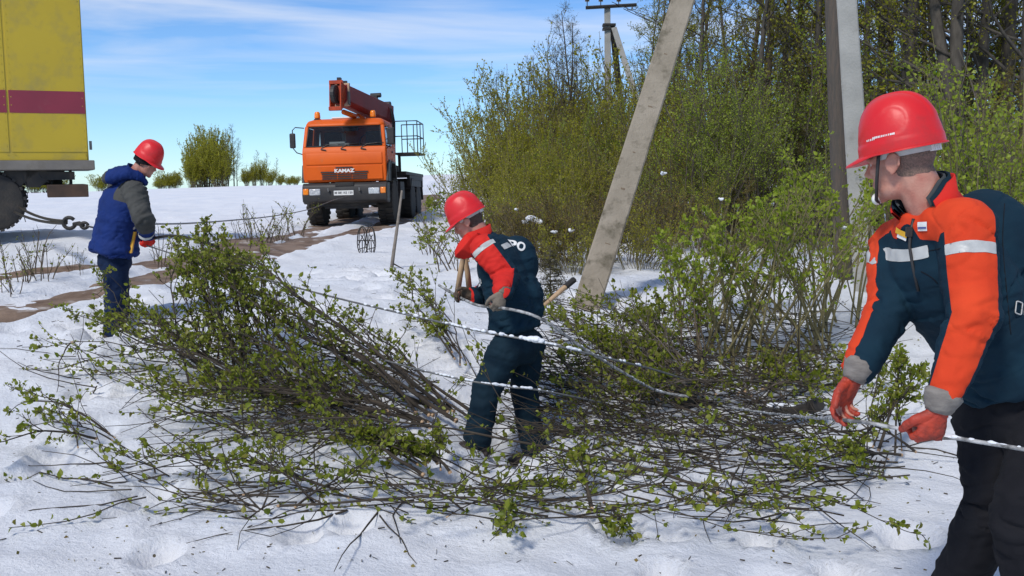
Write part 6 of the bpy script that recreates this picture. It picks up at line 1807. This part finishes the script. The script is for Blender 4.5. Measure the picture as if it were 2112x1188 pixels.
heap(8, [((930, 720, .12), (990, 790, .08))], [((800, 560, .32), (880, 600, .28)), ((815, 650, .2), (900, 690, .15))], (.0, .08), (.006, .010), 'thin leafy branch arching left of the middle worker over the snow', 'thin branches left of the middle worker', leafy=.45, lo=.3, side=9, tw=.20, bark=B2, **K)
heap(5, [((930, 560, 9.5), (1000, 520, 9.8))], [((830, 440, 10.5), (900, 425, 10.8)), ((850, 500, 10), (890, 520, 9.8))], (.05, .25), (.006, .010), 'thin branch arching over the snow behind the head of the middle worker', 'thin branches behind the middle worker', leafy=.30, lo=.3, side=11, tw=.3, **K)
heap(8, [((860, 960, .06), (945, 965, .06))], [((520, 860, .28), (760, 900, .2)), ((700, 890, .18), (930, 945, .12))], (.0, .07), (.008, .013), 'felled leafy branch lying before the feet of the middle worker', 'branches before the middle worker', leafy=1.3, lo=.25, side=12, tw=.22, bark=B2, **K)
# right of the middle worker: fans of grey bare twigs
heap(28, [((1300, 820, .08), (1500, 800, .08))], [((1110, 650, .32), (1240, 620, .40)), ((1130, 750, .22), (1230, 700, .28)), ((1260, 640, .40), (1380, 620, .42))], (-.02, .07), (.007, .013), 'grey bare felled branch fanning out right of the middle worker', 'grey bare branches', leafy=.07, lo=.2, side=12, bark=M_BARK_GR, tw=.26, **K)
heap(7, [((1400, 770, .05), (1490, 750, .05))], [((1370, 540, .72), (1440, 500, .85)), ((1430, 580, .6), (1500, 540, .7))], (-.02, .06), (.007, .011), 'felled branch with fresh leaves rising between the leaning pole and the shoots', 'fresh leafy branches by the pole', leafy=.5, lo=.4, side=11, lm=M_LF_FRESH, tw=.22, **K)
heap(16, [((1380, 820, .05), (1720, 800, .05))], [((1160, 840, .12), (1330, 810, .14)), ((1560, 730, .16), (1830, 730, .18)), ((1700, 800, .12), (1860, 790, .14))], (.0, .05), (.006, .012), 'grey felled branch lying flat in front of the standing shoots', 'flat grey branches', leafy=.10, lo=.2, side=12, bark=M_BARK_GR, tw=.24, **K)
# right foreground: leafy stuff round the gloves
heap(10, [((1760, 940, .05), (1900, 910, .05))], [((1560, 920, .22), (1680, 935, .18)), ((1640, 970, .14), (1800, 985, .14)), ((1830, 730, .55), (1910, 770, .48))], (.0, .06), (.006, .011), 'felled leafy branch around the orange gloves', 'branches around the orange gloves', leafy=1.2, lo=.2, side=11, tw=.24, bark=B2, **K)
heap(13, [((400, 1030, .05), (1000, 1030, .05)), ((900, 1045, .05), (1700, 1025, .05))], [((60, 950, .12), (400, 960, .15)), ((450, 945, .15), (900, 955, .15)), ((900, 965, .15), (1500, 965, .15)), ((1000, 1075, .1), (1850, 1075, .1))], (.0, .05), (.006, .011), 'felled leafy branch lying along the front edge of the brush', 'branches along the front edge', leafy=.95, lo=.2, side=12, tw=.22, bark=B2, **K)
heap(5, [((150, 900, .04), (260, 920, .04))], [((0, 830, .16), (60, 860, .12)), ((0, 920, .1), (40, 960, .08))], (.04, .10), (.007, .010), 'thin dark branch arching over the snow at the lower left', 'thin branches at the lower left', leafy=.15, lo=.2, side=7, tw=.26, bark=B2, **K)
o = branch(9, Pg(150, 705, .36), Pg(116, 812, .0), .06, .013, 0, 0, bark=B2); tag(o, 'leafless dark hooked branch curving down at the left', 'branch')

# standing shoots of the living bush on the right
def standing(n, bases, tips, label, group, leafy=.5, r0=(.009, .017), **kw):
    for i in range(n):
        ba, bb = BR.choice(bases); ta, tb = BR.choice(tips)
        u, w_ = BR.random(), BR.random()
        A = Pg(lerp(ba[0], bb[0], u), lerp(ba[1], bb[1], u) + BR.uniform(-14, 14), 0); A.z = gz(A.x, A.y) - .05
        B = P(lerp(ta[0], tb[0], w_), lerp(ta[1], tb[1], w_), A.y + BR.uniform(-.5, .3))
        o = branch(BR.randrange(10 ** 6), A, B, BR.uniform(-.05, .07), BR.uniform(*r0), leafy, name='standing_shoot', wob=.03, thick=.3, **kw)
        tag(o, label, 'shoot', group)
standing(38, [((1430, 745, 0), (1560, 750, 0)), ((1540, 750, 0), (1730, 730, 0))], [((1400, 520), (1560, 420)), ((1560, 420), (1700, 360)), ((1680, 400), (1830, 440))], 'slender olive shoot rising from the bush left of the foreground worker', 'shoots of the bush by the foreground worker', leafy=.20, lo=.4, side=10, cl=2, leaf=.038, tw=.26, bark=M_BARK_OL, lm=M_LF_FRESH)
standing(20, [((1380, 665, 0), (1620, 655, 0))], [((1340, 500), (1450, 440)), ((1450, 430), (1680, 430))], 'thin shoot with fresh leaves standing before the snow right of the pole', 'shoots right of the leaning pole', leafy=.26, lo=.4, side=9, cl=2, leaf=.040, tw=.26, bark=M_BARK_OL, lm=M_LF_FRESH)
standing(13, [((1650, 690, 0), (1830, 660, 0))], [((1600, 330), (1710, 290)), ((1780, 300), (1850, 380))], 'tall shoot with bright leaves climbing in front of the upright poles', 'tall shoots before the upright poles', leafy=.22, lo=.45, side=10, cl=2, leaf=.040, tw=.24, bark=M_BARK_OL, lm=M_LF_FRESH)

# the litter under the heap that nobody could count
lt = Plant(99)
def litter(n, ca, cb, cc, cd, leafy, zmax):
    for i in range(n):
        u, w_ = lt.r.random(), lt.r.random()
        q0 = [lerp(lerp(ca[k], cb[k], u), lerp(cd[k], cc[k], u), w_) for k in (0, 1)]
        q = Pg(q0[0], q0[1], lt.r.uniform(.0, zmax))
        d = Vector((lt.r.gauss(-.8, .7), lt.r.gauss(0, .6), lt.r.gauss(.06, .18)))
        pts = lt.path(q, d, lt.r.uniform(.3, 1.0), 5, .16, .0)
        for pp in pts: pp.z = max(pp.z, gz(pp.x, pp.y) + .006)
        lt.stem(pts, lt.r.uniform(.003, .007), .002, 3)
        if lt.r.random() < leafy: lt.leaves(pts, .06, .038, .1, 2, .6, .012)
litter(200, (420, 790), (930, 800), (930, 920), (460, 900), .25, .20)
litter(110, (420, 690), (800, 730), (960, 800), (330, 790), .45, .30)
litter(420, (1140, 770), (1780, 750), (1760, 900), (1150, 900), .13, .16)
litter(330, (1130, 640), (1780, 640), (1780, 780), (1130, 770), .05, .20)
litter(190, (1140, 880), (1880, 890), (1880, 990), (1140, 960), .25, .10)
litter(40, (160, 680), (400, 660), (420, 800), (150, 800), .35, .12)
litter(170, (200, 950), (1800, 970), (1750, 1070), (260, 1060), .32, .09)
ltr = empty('brush_litter'); tag(ltr, kind='stuff'); lt.finish(ltr, 'twigs', 'leaves', M_BARK_HP, M_LF_HEAP, .38, True)
for c in ltr.children: tag(c, kind='stuff')
db = Plant(7); _db = MB()
for i in range(900):
    q = Pg(db.r.uniform(-40, 2000), db.r.uniform(620, 1180) if i % 3 else db.r.uniform(540, 760), 0); z = gz(q.x, q.y) + .004
    a = db.r.uniform(0, 6.28); L_ = db.r.uniform(.006, .026); c_ = Vector((q.x, q.y, z)); d_ = Vector((math.cos(a), math.sin(a), db.r.uniform(-.1, .2)))
    if i % 2: _db.tube([c_, c_ + d_ * L_ * 2], db.r.uniform(.0015, .004), 3)
    else: db.L.append((c_, d_, L_))
dbr = empty('snow_debris'); tag(dbr, kind='stuff')
tag(_db.build('bark_bits', M_BARK_HP, dbr, fix=False), kind='stuff'); tag(link('fallen_leaves', db.leaf_mesh('fallen_leaves'), M_LF_BROWN, dbr), kind='stuff')
print('tris', sum(sum(len(p.vertices) - 2 for p in m.polygons) for m in bpy.data.meshes if m.users and len(m.polygons) < 400000))
# ------------------------------------------------------------------ every look-alike gets a label of its own
ORD = ['first', 'second', 'third', 'fourth', 'fifth', 'sixth', 'seventh', 'eighth', 'ninth', 'tenth', 'eleventh', 'twelfth', 'thirteenth', 'fourteenth', 'fifteenth', 'sixteenth', 'seventeenth', 'eighteenth', 'nineteenth', 'twentieth'] + ['twenty-' + w for w in ('first', 'second', 'third', 'fourth', 'fifth', 'sixth', 'seventh', 'eighth', 'ninth')] + ['thirtieth']
bpy.context.view_layer.update()
def _top_point(o):
    """where the thing shows: the mean of its mesh corners in the picture"""
    pts = []
    for c in [o] + list(o.children):
        if c.type == 'MESH' and len(c.data.vertices):
            st_ = max(1, len(c.data.vertices) // 40)
            pts += [pix(c.matrix_world @ c.data.vertices[i].co) for i in range(0, len(c.data.vertices), st_)]
    return sum(p[0] for p in pts) / len(pts), min(p[1] for p in pts)
_by = {}
for o in list(scene.objects):
    if o.parent is None and o.get('label'): _by.setdefault(o['label'], []).append(o)
for lab, os_ in _by.items():
    if len(os_) < 2 or len(os_) > 40: continue
    os_.sort(key=lambda o: _top_point(o)[0]); n = len(os_)
    for i, o in enumerate(os_):
        if i == 0: w = 'leftmost'
        elif i == n - 1: w = 'rightmost'
        elif i < (n + 1) // 2: w = ORD[i] + ' from left'
        else: w = ORD[n - 1 - i] + ' from right'
        words = lab.split()
        o['label'] = ' '.join(words[:16 - len(w.split())]) + ', ' + w
